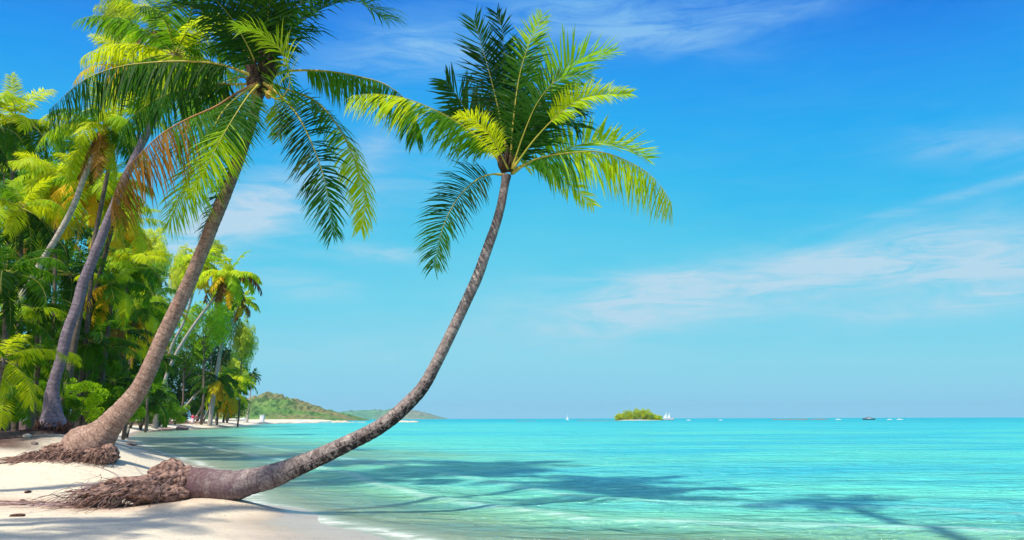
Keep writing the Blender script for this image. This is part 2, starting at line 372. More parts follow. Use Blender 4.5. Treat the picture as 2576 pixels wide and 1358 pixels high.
def sand_mat():
    m, k = mat('sand'); g = k.n('ShaderNodeNewGeometry'); P = g.outputs['Position']
    s = k.n('ShaderNodeSeparateXYZ'); k.put(s.inputs[0], P)
    n1 = k.noise(P, .8, 5); n2 = k.noise(P, 60, 3, .7); n3 = k.noise(k.scale(P, (1.2, 5, 3)), 1.6, 5, .6, .4)
    c = k.mix(k.rng(n1, .3, .7), (.66, .575, .43), (.60, .53, .42))
    c = k.mix(k.m('MULTIPLY', k.rng(n2, .45, .7), .18), c, (.45, .36, .26))
    c = k.mix(k.m('MULTIPLY', k.rng(n3, .50, .66), .5), c, (.46, .37, .31))
    c = k.mix(k.m('MULTIPLY', k.rng(k.noise(P, 22, 2, .5), .66, .70), .7), c, (.20, .13, .09))
    lit = k.m('MULTIPLY', k.attr('litter'), k.rng(k.noise(k.scale(P, (2, 7, 5)), 2.2, 6, .75), .30, .50))
    c = k.mix(lit, c, (.42, .24, .17))
    sn = k.noise(P, 5, 6, .7)
    sc = k.mix(k.rng(sn, .35, .65), (.045, .022, .018), (.17, .085, .06))
    sf = k.m('MULTIPLY', k.attr('soil'), k.rng(sn, .2, .45, .75, 1.))
    c = k.mix(sf, c, sc)
    zz = k.m('ADD', s.outputs[2], k.m('MULTIPLY', k.m('SUBTRACT', n3, .5), .05))
    wet = k.rng(zz, .05, .13, 1., 0.)
    c = k.mix(wet, c, k.mix(1., c, (.66, .60, .60, 1), 'MULTIPLY'))
    rough = k.m('SUBTRACT', .92, k.m('MULTIPLY', wet, .62))
    h = k.m('ADD', k.m('MULTIPLY', n2, .12), k.m('ADD', k.m('MULTIPLY', n3, .5), k.m('MULTIPLY', k.noise(P, 7, 4), .5)))
    h = k.m('ADD', h, k.m('MULTIPLY', k.m('MULTIPLY', sn, k.attr('soil')), 2.))
    nd = k.n('ShaderNodeBump'); nd.inputs['Distance'].default_value = .09
    k.put(nd.inputs['Strength'], k.m('SUBTRACT', .85, k.m('MULTIPLY', wet, .75))); k.put(nd.inputs['Height'], h)
    out(k, principled(k, c, rough, nd.outputs[0], .35)); return m
M['sand'] = sand_mat()
tag(link('ground', np_mesh('ground', np.stack([x, y, z], 1), F, M['sand'], True, {'soil': soil, 'litter': litter})), kind='structure')

# ---- the sea
def water_mat():
    m, k = mat('sea_water'); g = k.n('ShaderNodeNewGeometry'); P = g.outputs['Position']
    dep = k.attr('depth'); off = k.attr('off')
    n0 = k.noise(k.scale(P, (.05, .16, 1)), 1., 5, .6, .4); n1 = k.noise(k.scale(P, (.25, .8, 1)), 1., 4, .6)
    dd = k.m('MULTIPLY', dep, k.m('ADD', .55, k.m('ADD', k.m('MULTIPLY', n0, .7), k.m('MULTIPLY', n1, .25))))
    body = k.ramp(k.m('DIVIDE', dd, 2.5), [(0, (.42, .58, .32)), (.05, (.28, .62, .37)), (.14, (.16, .61, .45)), (.35, (.11, .59, .49)), (.8, (.08, .55, .51)), (1., (.05, .51, .53))])
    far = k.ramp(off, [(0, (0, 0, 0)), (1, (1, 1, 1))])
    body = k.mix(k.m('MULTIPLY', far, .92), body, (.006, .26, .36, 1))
    streak = k.noise(k.scale(P, (.022, .35, 1)), 1., 4, .6)
    body = k.mix(k.m('MULTIPLY', k.rng(streak, .50, .66), .5), body, (.02, .34, .46, 1))
    big = k.noise(k.scale(P, (.035, .09, 1), (0, 0, .3)), 1., 4, .6, .8)
    body = k.mix(k.m('MULTIPLY', k.rng(big, .50, .62), .65), body, (.025, .40, .55, 1))
    body = k.mix(k.m('MULTIPLY', k.rng(big, .46, .36), .55), body, (.12, .60, .42, 1))
    body = k.mix(1., body, (1.0, 1.0, .98, 1), 'MULTIPLY')
    alpha = k.m('SUBTRACT', 1., k.m('EXPONENT', k.m('MULTIPLY', dd, -6.5)))
    # ripples
    w1 = k.noise(k.scale(P, (.9, 2.0, 1), (0, 0, .25)), 1., 4, .6, .6); w2 = k.noise(k.scale(P, (2.6, 5.5, 1), (0, 0, -.2)), 1., 4, .6, .4)
    w3 = k.noise(k.scale(P, (.2, .5, 1)), 1., 3)
    h = k.m('ADD', k.m('MULTIPLY', w1, .55), k.m('ADD', k.m('MULTIPLY', w2, .16), k.m('MULTIPLY', w3, 1.2)))
    nrm = k.bump(h, 1., 1.05)
    df = k.n('ShaderNodeBsdfDiffuse'); k.put(df.inputs[0], body); k.put(df.inputs['Normal'], nrm)
    tp = k.n('ShaderNodeBsdfTransparent'); k.put(tp.inputs[0], (.86, .98, .93, 1))
    ms = k.n('ShaderNodeMixShader'); k.put(ms.inputs[0], alpha); k.t.links.new(tp.outputs[0], ms.inputs[1]); k.t.links.new(df.outputs[0], ms.inputs[2])
    gl = k.n('ShaderNodeBsdfGlossy'); gl.inputs['Roughness'].default_value = .12; k.put(gl.inputs['Normal'], nrm); k.put(gl.inputs[0], (.62, .90, 1, 1))
    fr = k.n('ShaderNodeFresnel'); fr.inputs[0].default_value = 1.33; k.put(fr.inputs[1], nrm)
    ff = k.m('MINIMUM', k.m('MULTIPLY', fr.outputs[0], 1.3), .72)
    ff = k.m('MULTIPLY', ff, k.m('SUBTRACT', 1., k.m('MULTIPLY', off, .62)))
    ff = k.m('MULTIPLY', ff, k.rng(dep, .004, .05, .12, 1.))
    ms2 = k.n('ShaderNodeMixShader'); k.put(ms2.inputs[0], ff); k.t.links.new(ms.outputs[0], ms2.inputs[1]); k.t.links.new(gl.outputs[0], ms2.inputs[2])
    foam = k.m('MULTIPLY', k.attr('foam'), k.rng(k.noise(k.scale(P, (1.6, 5, 1)), 1., 6, .75, .5), .40, .62))
    fd = k.n('ShaderNodeBsdfDiffuse'); k.put(fd.inputs[0], (.78, .84, .80, 1))
    ms3 = k.n('ShaderNodeMixShader'); k.put(ms3.inputs[0], foam); k.t.links.new(ms2.outputs[0], ms3.inputs[1]); k.t.links.new(fd.outputs[0], ms3.inputs[2])
    out(k, ms3.outputs[0]); return m
M['water'] = water_mat()
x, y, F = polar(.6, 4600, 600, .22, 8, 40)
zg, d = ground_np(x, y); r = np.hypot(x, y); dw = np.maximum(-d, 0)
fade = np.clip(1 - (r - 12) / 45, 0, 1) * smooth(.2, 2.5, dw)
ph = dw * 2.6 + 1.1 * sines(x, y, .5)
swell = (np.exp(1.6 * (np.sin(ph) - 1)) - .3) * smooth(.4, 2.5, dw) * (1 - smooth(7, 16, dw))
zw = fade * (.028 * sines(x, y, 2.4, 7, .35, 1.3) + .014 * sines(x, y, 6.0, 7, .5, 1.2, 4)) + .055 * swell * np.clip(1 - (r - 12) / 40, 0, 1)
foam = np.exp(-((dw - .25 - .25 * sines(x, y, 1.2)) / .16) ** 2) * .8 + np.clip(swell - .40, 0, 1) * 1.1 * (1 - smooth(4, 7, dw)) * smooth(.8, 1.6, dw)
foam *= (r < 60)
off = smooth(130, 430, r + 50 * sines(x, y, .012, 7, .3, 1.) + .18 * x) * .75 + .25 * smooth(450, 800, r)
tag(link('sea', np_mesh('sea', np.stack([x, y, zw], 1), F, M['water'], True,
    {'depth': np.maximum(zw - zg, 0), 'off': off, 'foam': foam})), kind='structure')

# ------------------------------------------------------------------ fronds
def frond(mb, ctrl, nh=(0, 0, 1), L=.18, n=64, droop=.8, start=.1, w=1., seed=0, rr=.011, sweep=(12, 58), v=.35, segs=3, ragged=.24, vr=.36, mi=(0, 1), mi2=None, tipcut=0.):
    """one pinnate leaf: a tapering rib along ctrl and two rows of narrow blades"""
    rg = random.Random(seed * 31 + 5)
    C = crom([tuple(c)[:3] for c in ctrl], 44); pts = [Vector(p) for p in C]
    S = sum((pts[i + 1] - pts[i]).length for i in range(43)); nh = Vector(nh).normalized()
    mb.tube(pts[::2], [max(.0018, S * rr * .75 * (1 - i / 22) ** 1.3 * (1.5 if i < 2 else 1)) for i in range(22)], 5, mi[0])
    g = Vector((0, 0, -1)); dl = 1.0
    for sg in (-1, 1):
        sag = rg.uniform(-.1, .1); gap = 0
        for i in range(n):
            t = start + (.995 - start) * (i + rg.uniform(-.3, .3)) / (n - 1)
            t = min(max(t, start), .995)
            f = t * 43; a = int(min(f, 42)); p = pts[a].lerp(pts[a + 1], f - a)
            T = (pts[min(a + 2, 43)] - pts[max(a - 1, 0)]).normalized()
            side = T.cross(nh)
            if side.length < .05: side = T.cross(Vector((.3, -1, .2)))
            side.normalize(); up = side.cross(T).normalized()
            if gap > 0: gap -= 1; continue
            if rg.random() < .018: gap = rg.choice((1, 2, 2, 3)); continue
            prof = min(1, .5 + (t - start) / .2) * (1 - .55 * max(0, (t - .6) / .4) ** 1.6)
            ln = S * L * 1.38 * prof * rg.uniform(1 - ragged, 1 + ragged * .6)
            sw = R(sweep[0] + (sweep[1] - sweep[0]) * t ** 1.6 + rg.uniform(-10, 10))
            d = side * sg * math.cos(sw) + T * math.sin(sw) + up * (v + rg.uniform(-vr, vr) + sag)
            d.normalize(); wd = S / n * .92 * w * (1 if t < .8 else .8)
            bn = (up + Vector((rg.uniform(-.3, .3), rg.uniform(-.3, .3), rg.uniform(-.3, .3)))).normalized()
            q = p.copy(); vs = []; dr = droop * rg.uniform(.75, 1.3)
            for s_ in range(segs + 1):
                u = s_ / segs; dd = (d + g * dr * u * u * 1.6 + g * dr * .25 * u).normalized()
                wdv = dd.cross(bn); 
                if wdv.length < 1e-3: wdv = dd.cross(T)
                wdv.normalize(); ww = wd * (.55, 1., .8, .06)[s_] if segs == 3 else wd * (.6, .95, .06)[s_]
                vs += [q + wdv * ww * .5, q - wdv * ww * .5]
                q = q + dd * ln / segs
            fs = [(2 * j, 2 * j + 1, 2 * j + 3, 2 * j + 2) for j in range(segs)]
            m_ = mi[1]
            if mi2 is not None and t > mi2[1] + rg.uniform(-.08, .08): m_ = mi2[0]
            mb.add(vs, fs, m_)
    return S

def trunk_pts(ctrl, n, k_rough, seed, step=.1):
    """ctrl: (x, y, z, radius)"""
    C = crom(ctrl, n); rg = np.random.RandomState(seed); ph = rg.uniform(0, 6, 8)
    def mk(r0):
        def f(a, L):
            saw = (L / step) % 1.0
            return r0 * (1 + .045 * (1 - saw) + k_rough * (math.sin(3 * a + ph[0] + L * 1.3) * .35 + math.sin(2 * a + L * 3.1 + ph[1]) * .35 + math.sin(5 * a - L * 7 + ph[2]) * .2 + math.sin(9 * a + L * 23 + ph[3]) * .16))
        return f
    return [Vector(c[:3]) for c in C], [mk(c[3]) for c in C]
def px_r(w, Y): return w / 2.5156 / FPX * Y / 2 / 1.05

def px_trunk(ctrl, Y0, Y1):
    """(px, py, width px) along the trunk, from its foot to its crown"""
    out_ = []; ys = [c[1] for c in ctrl]
    for (px, py, w) in ctrl:
        t = (ys[0] - py) / (ys[0] - ys[-1]); Y = Y0 + (Y1 - Y0) * max(t, 0); p = at(px, py, Y)
        out_.append((p.x, p.y, p.z, px_r(w, Y)))
    return out_

def root_tube(mb, p0, dirv, ln, r, rg, mi=0, drop=.6, wig=.35, follow=True, segs=7):
    p = Vector(p0); d = Vector(dirv).normalized(); pts = [p.copy()]
    for i in range(segs):
        d = (d + Vector((rg.uniform(-wig, wig), rg.uniform(-wig, wig), rg.uniform(-wig, wig) * .6 - drop * .35))).normalized()
        p = p + d * ln / segs
        if follow:
            g_ = gz(p.x, p.y) + r * .1
            if p.z < g_: p.z = g_; d.z = max(d.z, -.05)
        pts.append(p.copy())
    mb.tube(pts, [r * (1 - .8 * i / segs) for i in range(segs + 1)], 5, mi)

def lump(mb, c, rad, seed, amp=.18, nu=26, nv=16, mi=0, rz=0., freq=3.):
    """rounded uneven mass"""
    rg = np.random.RandomState(seed); K = [(rg.normal(size=3) * freq, rg.uniform(0, 6.28)) for _ in range(12)]
    Mr = Matrix.Rotation(rz, 3, 'Z'); vs = []; fs = []
    for i in range(nv + 1):
        th = math.pi * i / nv
        for j in range(nu):
            ph = 2 * math.pi * j / nu; n_ = np.array([math.sin(th) * math.cos(ph), math.sin(th) * math.sin(ph), math.cos(th)])
            s_ = 1 + amp * sum(math.sin(a @ n_ * (1 + .4 * q) + b) / (1 + .25 * q) for q, (a, b) in enumerate(K)) / 3
            vs.append(Vector(c) + Mr @ Vector((n_[0] * rad[0] * s_, n_[1] * rad[1] * s_, n_[2] * rad[2] * s_)))
    for i in range(nv):
        for j in range(nu):
            j2 = (j + 1) % nu; fs.append((i * nu + j, (i + 1) * nu + j, (i + 1) * nu + j2, i * nu + j2))
    mb.add(vs, fs, mi)

def hero(root, fronds, Yc, base, kinds):
    for i, f in enumerate(fronds):
        pts = [at(px, py, Yc + dz) for (px, py, dz) in f['p']]
        kw = {k_: v_ for k_, v_ in f.items() if k_ not in ('p', 'm')}
        mb = MB(); frond(mb, pts, seed=i + len(fronds) * 7, **kw)
        mm = kinds[f.get('m', 'g')]
        o = mb.build('frond', mm, root, origin=base)
        if f.get('m') == 'b': o['label'] = 'browned old frond'
        if f.get('m') == 'y': o['label'] = 'bright yellow-green frond'
KIND = {'g': [M['rachis'], M['leaf_green'], M['leaf_bright']], 'd': [M['rachis'], M['leaf_shaded'], M['leaf_green']],
        'y': [M['rachis'], M['leaf_bright'], M['leaf_yellow']], 'b': [M['rachis_brown'], M['leaf_green'], M['leaf_brown']]}
UPN = (0, -1, .25); MID = (0, -.8, .6); FLAT = (0, -.25, 1)

# ---- palm lying over the water
base = P_NEAR.copy()
T1 = empty('leaning_palm', base, 'coconut palm lying low on the sand then curving up over the water', 'palm tree')
c1 = px_trunk([(446, 1222, 70), (475, 1219, 80), (505, 1219, 80), (550, 1222, 78), (592, 1222, 75), (631, 1211, 66), (683, 1198, 61), (744, 1174, 50), (804, 1148, 44), (870, 1117, 41), (936, 1084, 39), (985, 1052, 37),
    (1020, 1021, 36), (1052, 988, 33), (1073, 959, 31), (1102, 905, 29), (1135, 838, 28.5), (1167, 771, 28), (1201, 696, 28), (1220, 643, 26), (1234, 603, 25.5), (1248, 562, 24), (1260, 518, 23.5), (1269, 469, 22.5), (1274, 440, 26)], 12.2, 12.6)
mb = MB(); P_, R_ = trunk_pts(c1, 230, .05, 1, .11); mb.tube(P_, R_, 28, 0); mb.build('trunk', M['trunk_near'], T1, origin=base)
mb = MB()
stub = at(448, 1208, 12.2)
lump(mb, at(425, 1203, 12.2), (.30, .30, .262), 5, .12, 70, 46, 0, freq=3.6)
lump(mb, at(462, 1212, 12.18), (.20, .24, .235), 9, .09, 50, 30, 0)
lump(mb, at(385, 1230, 12.08), (.40, .34, .20), 8, .2, 50, 26, 0)
lump(mb, at(440, 1240, 12.1), (.30, .3, .15), 48, .14, 50, 26, 0)
lump(mb, at(335, 1226, 12.05), (.5, .32, .15), 18, .25, 50, 24, 0)
lump(mb, at(275, 1240, 12.0), (.42, .3, .06), 28, .3, 50, 24, 0)
mb.build('root_stump', M['root'], T1, origin=base)
rg = random.Random(4)
mb = MB(); mb2 = MB()
for i in range(460):
    px = rg.uniform(225, 470); u = (470 - px) / 245; Y = 12.1 + rg.uniform(-.35, .3) * (.5 + u)
    top = 1180 + 38 * u + rg.uniform(0, 58 * (1 - .4 * u)); p = at(px, top, Y); p.z = max(p.z, gz(p.x, p.y) + .01)
    ln = rg.uniform(.25, .7) * (1 + u); tgt = mb if i % 5 < 3 else mb2
    root_tube(tgt, p, (-1, rg.uniform(-.5, .4), rg.uniform(-.5, .25)), ln, rg.uniform(.003, .009), rg, 0, .5, .62)
for i in range(46):
    px = rg.uniform(60, 330); p = at(px, 1200 + rg.uniform(0, 38), 12.1 + rg.uniform(-.4, .3)); p.z = gz(p.x, p.y) + .012
    root_tube(mb2 if i % 2 else mb, p, (-1, rg.uniform(-.35, .2), 0), rg.uniform(.6, 1.6), rg.uniform(.006, .016), rg, 0, .1, .12, segs=12)
mb.build('root_strands', M['root'], T1, origin=base); mb2.build('root_strands', M['root_grey'], T1, origin=base)
mb = MB(); cr = at(1275, 425, 12.6)
for i in range(16):
    a = i * 2.4; q = cr + Vector((math.cos(a) * .05, math.sin(a) * .05, rg.uniform(-.08, .06)))
    mb.tube([q, q + Vector((math.cos(a) * .07, math.sin(a) * .07, .13)), q + Vector((math.cos(a) * .12, math.sin(a) * .12, .3))], [.035, .03, .008], 6, 0)
mb.build('crown_sheath', M['sheath'], T1, origin=base)
F1 = [
 dict(p=[(1279, 425, 0), (1265, 330, 0), (1240, 217, .1), (1210, 110, .1), (1193, 52, 0)], nh=UPN, L=.17, n=100, w=1.1, ragged=.25, droop=.05, m='d', v=-.1, mi2=(2, .8)),
 dict(p=[(1280, 425, .1), (1272, 330, .15), (1267, 190, .25), (1266, 90, .25), (1250, 33, .2)], nh=(.35, -1, .2), L=.13, n=100, w=1.1, ragged=.25, droop=.05, m='d', v=-.1),
 dict(p=[(1282, 425, .15), (1288, 330, .4), (1296, 200, .8), (1300, 150, 1.1)], nh=UPN, L=.17, n=100, w=1.1, ragged=.25, droop=.05, m='g'),
 dict(p=[(1284, 425, -.05), (1290, 320, -.15), (1307, 190, -.2), (1335, 100, -.2), (1363, 40, -.1)], nh=(-.2, -1, .2), L=.13, n=100, w=1.1, ragged=.25, droop=.1, m='g', v=-.1, mi2=(2, .75)),
 dict(p=[(1288, 425, -.1), (1318, 335, -.3), (1354, 255, -.5), (1405, 200, -.6), (1480, 187, -.6)], nh=(.2, -.9, .5), L=.18, n=100, w=1.1, ragged=.25, droop=.12, m='d', v=-.1, mi2=(2, .7)),
 dict(p=[(1290, 425, .2), (1340, 300, .6), (1400, 195, .9), (1465, 148, 1.0), (1535, 134, 1.0)], nh=(.1, -.8, .5), L=.18, n=100, w=1.1, ragged=.25, droop=.1, m='g', mi2=(2, .45)),
 dict(p=[(1290, 425, -.2), (1345, 350, -.4), (1410, 284, -.6), (1475, 244, -.7), (1585, 236, -.8)], nh=(.2, -1, .3), L=.11, n=100, droop=.5, m='y', start=.42, w=1.0),
 dict(p=[(1290, 425, .1), (1335, 330, .45), (1395, 270, .7), (1430, 262, .8), (1462, 285, .8)], nh=MID, L=.20, n=60, droop=.45, m='d'),
 dict(p=[(1290, 425, .1), (1330, 345, .5), (1380, 300, .8), (1430, 300, .9), (1456, 322, .9)], nh=MID, L=.26, n=56, droop=.5, m='d'),
 dict(p=[(1288, 435, 0), (1318, 415, 0), (1365, 396, -.1), (1440, 384, -.2), (1520, 384, -.3), (1604, 418, -.4), (1655, 458, -.45), (1690, 510, -.5)], nh=(.1, -.35, 1), L=.22, n=110, droop=1.1, m='g', start=.12, v=-.75, mi2=(2, .35), w=1.2),
 dict(p=[(1288, 435, .1), (1325, 412, .4), (1390, 388, .9), (1470, 362, 1.2), (1560, 366, 1.4), (1625, 400, 1.4)], nh=(.1, -.7, .7), L=.16, n=70, droop=.1, m='y', start=.3),
 dict(p=[(1286, 437, .05), (1318, 418, .2), (1365, 415, .5), (1415, 448, .7), (1492, 517, .8)], nh=(.1, -1, .4), L=.15, n=60, droop=.5, m='y', start=.15, v=0),
 dict(p=[(1270, 440, 0), (1238, 438, -.1), (1200, 452, -.2), (1158, 490, -.3), (1125, 545, -.35), (1103, 610, -.4), (1092, 672, -.4)], nh=(-.15, -1, .25), L=.18, n=100, droop=.55, m='d', start=.14, mi2=(2, .6), w=1.0),
 dict(p=[(1272, 430, 0), (1240, 385, -.1), (1190, 335, -.3), (1120, 290, -.5), (1030, 250, -.7), (950, 236, -.85), (885, 240, -.9)], nh=(0, -.35, 1), L=.2, n=120, droop=1.0, m='g', start=.14, v=-.7, mi2=(2, .62), w=1.2),
 dict(p=[(1278, 425, -.1), (1258, 385, -.4), (1228, 335, -.8), (1190, 300, -1.1), (1150, 290, -1.35)], nh=(-.6, -.2, .6), L=.13, n=100, droop=.55, m='y', start=.22, v=.2, w=1.0),
 dict(p=[(1274, 425, .1), (1245, 350, .6), (1195, 300, 1.0), (1140, 285, 1.3), (1085, 300, 1.4)], nh=(-.2, -.6, .8), L=.2, n=56, droop=.6, m='d', start=.2),
 dict(p=[(1274, 425, .1), (1225, 345, .7), (1180, 290, 1.0), (1150, 240, 1.2), (1122, 203, 1.3)], nh=(-.2, -.9, -.5), L=.2, n=50, droop=.1, m='d', start=.3, v=.1),
]
hero(T1, F1, 12.6, base, KIND)

# ---- big palm leaning in from the bank
base = P_BIG.copy()
T2 = empty('leaning_palm', base, 'tall brown-trunked leaning palm with reddish fibrous foot, crown cut by the top edge', 'palm tree')
c2 = px_trunk([(190, 1150, 100), (212, 1130, 116), (238, 1110, 104), (264, 1084, 74), (290, 1054, 60), (318, 1022, 52), (354, 973, 43), (384, 908, 40), (414, 838, 38), (447, 770, 37), (478, 704, 36), (507, 635, 35), (533, 570, 34),
    (556, 515, 33), (578, 462, 31), (600, 405, 29), (626, 330, 26), (640, 282, 25), (648, 250, 27), (655, 222, 34)], 16.6, 16.6)
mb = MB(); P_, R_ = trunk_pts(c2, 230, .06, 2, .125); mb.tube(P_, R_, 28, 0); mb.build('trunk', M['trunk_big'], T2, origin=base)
mb = MB(); lump(mb, at(232, 1150, 16.35), (.50, .32, .17), 12, .16, 50, 26, 0); lump(mb, at(150, 1152, 16.4), (.62, .35, .13), 15, .2, 50, 24, 0)
lump(mb, at(274, 1143, 16.4), (.17, .22, .21), 16, .14, 30, 20, 0); lump(mb, at(175, 1130, 16.6), (.5, .4, .15), 19, .2, 40, 22, 0)
mb.build('root_mass', M['root'], T2, origin=base)
mb = MB(); rg = random.Random(11)
for i in range(520):
    u = rg.random() ** .8; px = 288 - 225 * u + rg.uniform(-6, 6); Y = 16.15 + rg.uniform(-.15, .25)
    p = at(px, 1122 + 14 * u + rg.uniform(0, 26), Y); a = rg.uniform(-.9, .2)
    root_tube(mb, p, (-.5 - .5 * u + rg.uniform(-.5, .5), -.7 * rg.random(), a), rg.uniform(.2, .6), rg.uniform(.006, .018), rg, 0, .7, .4)
for i in range(40):
    p = at(rg.uniform(60, 200), rg.uniform(1120, 1140), 16.6 + rg.uniform(-.3, .3)); p.z = gz(p.x, p.y) + .02
    root_tube(mb, p, (-1, rg.uniform(-.3, .3), -.05), rg.uniform(.7, 1.6), rg.uniform(.01, .022), rg, 0, .1, .15, segs=12)
mb.build('root_strands', M['root'], T2, origin=base)
mb = MB(); cr = at(658, 195, 16.6)
for i in range(26):
    a = i * 2.4; q = cr + Vector((math.cos(a) * .1, math.sin(a) * .1, rg.uniform(-.28, .1)))
    mb.tube([q, q + Vector((math.cos(a) * .12, math.sin(a) * .12, .2)), q + Vector((math.cos(a) * .28, math.sin(a) * .28, .5))], [.07, .055, .012], 6, 0)
lump(mb, at(650, 214, 16.6), (.26, .26, .24), 3, .16, 24, 14, 0)
mb.build('crown_sheath', M['sheath'], T2, origin=base)
for (px, py, dz) in ((684, 222, -.3), (690, 232, -.15), (638, 232, -.3), (676, 238, -.35), (646, 242, -.1)):
    mb = MB(); lump(mb, (0, 0, 0), (.075, .075, .095), int(px), .05, 14, 10); o = mb.build('coconut', M['coconut'], T2); o.location = at(px, py, 16.6 + dz) - base
F2 = [
 dict(p=[(655, 205, -.1), (610, 180, -.2), (543, 160, -.3), (460, 154, -.4), (370, 158, -.5), (290, 170, -.6), (205, 205, -.7), (122, 277, -.8)], nh=(0, -.55, 1), L=.19, n=140, droop=1.2, m='d', start=.17, v=-.9, w=1.3),
 dict(p=[(650, 208, 0), (600, 212, .2), (520, 212, .5), (420, 237, .8), (350, 278, .9), (298, 330, 1.0)], nh=(0, -.3, 1), L=.2, n=110, droop=1.2, m='d', start=.2, v=-.9, w=1.3),
 dict(p=[(650, 210, -.2), (600, 232, -.6), (543, 268, -1.0), (470, 300, -1.3), (405, 338, -1.5), (345, 395, -1.6), (300, 450, -1.65), (280, 525, -1.65)], nh=(-.25, -.8, .8), L=.21, n=130, droop=1.1, m='b', start=.18, mi2=(2, .5), w=1.1, v=-.8),
 dict(p=[(650, 212, -.3), (610, 235, -.7), (565, 275, -1.0), (530, 335, -1.15), (500, 400, -1.15), (465, 470, -1.1), (425, 555, -1.0)], nh=(-.3, -1, .3), L=.2, n=130, droop=.35, m='g', start=.16, mi2=(2, .45), w=1.1, v=-.3),
 dict(p=[(652, 212, -.3), (625, 240, -.9), (585, 300, -1.3), (545, 370, -1.5), (515, 430, -1.5), (480, 490, -1.45)], nh=(-.2, -1, .2), L=.17, n=130, droop=.35, m='g', start=.2, mi2=(2, .55), w=1.1, v=-.3),
 dict(p=[(648, 215, .1), (628, 260, .3), (605, 340, .3), (575, 430, .2), (540, 510, .1), (505, 590, 0)], nh=(-.8, -.4, .1), L=.11, n=66, droop=.5, m='d', start=.2, ragged=.3),
 dict(p=[(662, 225, -.2), (700, 250, -.8), (728, 215, -1.3), (722, 165, -1.7), (695, 115, -2.0), (650, 82, -2.2), (600, 68, -2.3)], nh=(.7, -.5, .5), L=.155, n=100, droop=.55, m='g', start=.25, v=.1, mi2=(2, .55), w=1.0),
 dict(p=[(668, 200, 0), (710, 182, .1), (758, 177, .2), (830, 180, .3), (900, 192, .3), (965, 210, .3), (1015, 245, .2), (1040, 285, .2), (1046, 348, .2)], nh=(0, -.35, 1), L=.16, n=120, droop=1.2, m='g', start=.22, v=-.9, w=1.2),
 dict(p=[(664, 210, -.2), (700, 235, -.4), (745, 285, -.6), (780, 350, -.7), (810, 430, -.75), (828, 510, -.75), (838, 590, -.7)], nh=(-.3, -1, .2), L=.145, n=115, droop=.5, m='d', start=.2, mi2=(2, .7), w=1.0),
 dict(p=[(666, 208, .2), (720, 225, .5), (790, 252, .8), (845, 310, .9), (885, 385, .9), (912, 470, .9), (918, 530, .9), (908, 575, .9)], nh=(.3, -.45, .9), L=.12, n=115, droop=.9, m='g', start=.24, ragged=.2, mi2=(2, .5), w=1.0, v=-.4),
 dict(p=[(662, 190, .1), (690, 130, .3), (745, 65, .5), (830, 12, .6), (900, 5, .6), (962, 45, .6)], nh=(.1, -.6, .9), L=.26, n=120, droop=.85, m='d', start=.15, mi2=(2, .72), w=1.5),
 dict(p=[(662, 190, 0), (690, 110, -.2), (735, 30, -.5), (800, -30, -.7), (870, -45, -.8)], nh=(.2, -.8, .5), L=.24, n=120, droop=.5, m='d', w=1.5),
 dict(p=[(660, 185, 0), (668, 100, -.2), (680, 0, -.5), (700, -120, -.8), (740, -200, -1)], nh=UPN, L=.2, n=120, droop=.1, m='d', w=1.5),
 dict(p=[(658, 185, .1), (645, 90, .2), (640, -20, .3), (620, -150, .3)], nh=(.1, -1, .2), L=.19, n=120, droop=.1, m='d', w=1.5),
 dict(p=[(656, 188, -.1), (620, 110, -.6), (570, 30, -1.0), (500, -30, -1.3), (430, -30, -1.5)], nh=(-.2, -.8, .6), L=.26, n=120, droop=.6, m='d', w=1.5),
 dict(p=[(656, 190, 0), (615, 130, 0), (560, 60, 0), (490, 20, 0), (425, 30, 0), (385, 75, 0)], nh=(-.2, -.5, .9), L=.2, n=120, droop=.8, m='d', w=1.5),
 dict(p=[(664, 215, .3), (685, 240, .9), (700, 275, 1.3), (706, 320, 1.5), (700, 350, 1.5)], nh=(0, -.9, .3), L=.22, n=50, droop=.5, m='y', start=.2),
 dict(p=[(654, 205, .4), (600, 195, 1.0), (530, 230, 1.6), (480, 300, 1.9), (460, 380, 2.0)], nh=(-.2, -.5, .8), L=.2, n=64, droop=.8, m='g', start=.2),
]
hero(T2, F2, 16.6, base, KIND)

# ------------------------------------------------------------------ ordinary palms, from shared frond meshes
def frond_variant(name, e0, bend, mats, seed, droop=.8, n=54, L=.2, v=-.35, w=1.15, nh=(0, 0, 1), mi2=None):
    """unit-length leaf leaving the origin along +x at elevation e0 (deg) and bending down by bend (deg)"""
    rg = random.Random(seed); p = Vector((0, 0, 0)); pts = [p.copy()]; e = R(e0); yaw = rg.uniform(-.12, .12)
    for i in range(9):
        t = i / 8; a = e - R(bend) * t ** 1.3; p = p + Vector((math.cos(a), yaw * t, math.sin(a))) / 9; pts.append(p.copy())
    mb = MB(); frond(mb, pts, nh, L, n, droop, .14, w, seed, .010, segs=2, ragged=.25, vr=.3, v=v, mi2=mi2)
    return mb.mesh(name, mats)
G = [M['rachis'], M['leaf_green'], M['leaf_bright']]; B_ = [M['rachis'], M['leaf_bright'], M['leaf_yellow']]
Yl = [M['rachis'], M['leaf_yellow'], M['leaf_brown']]; Br = [M['rachis_brown'], M['leaf_brown'], M['leaf_brown']]; Dk = [M['rachis'], M['leaf_shaded'], M['leaf_green']]
VAR = {}
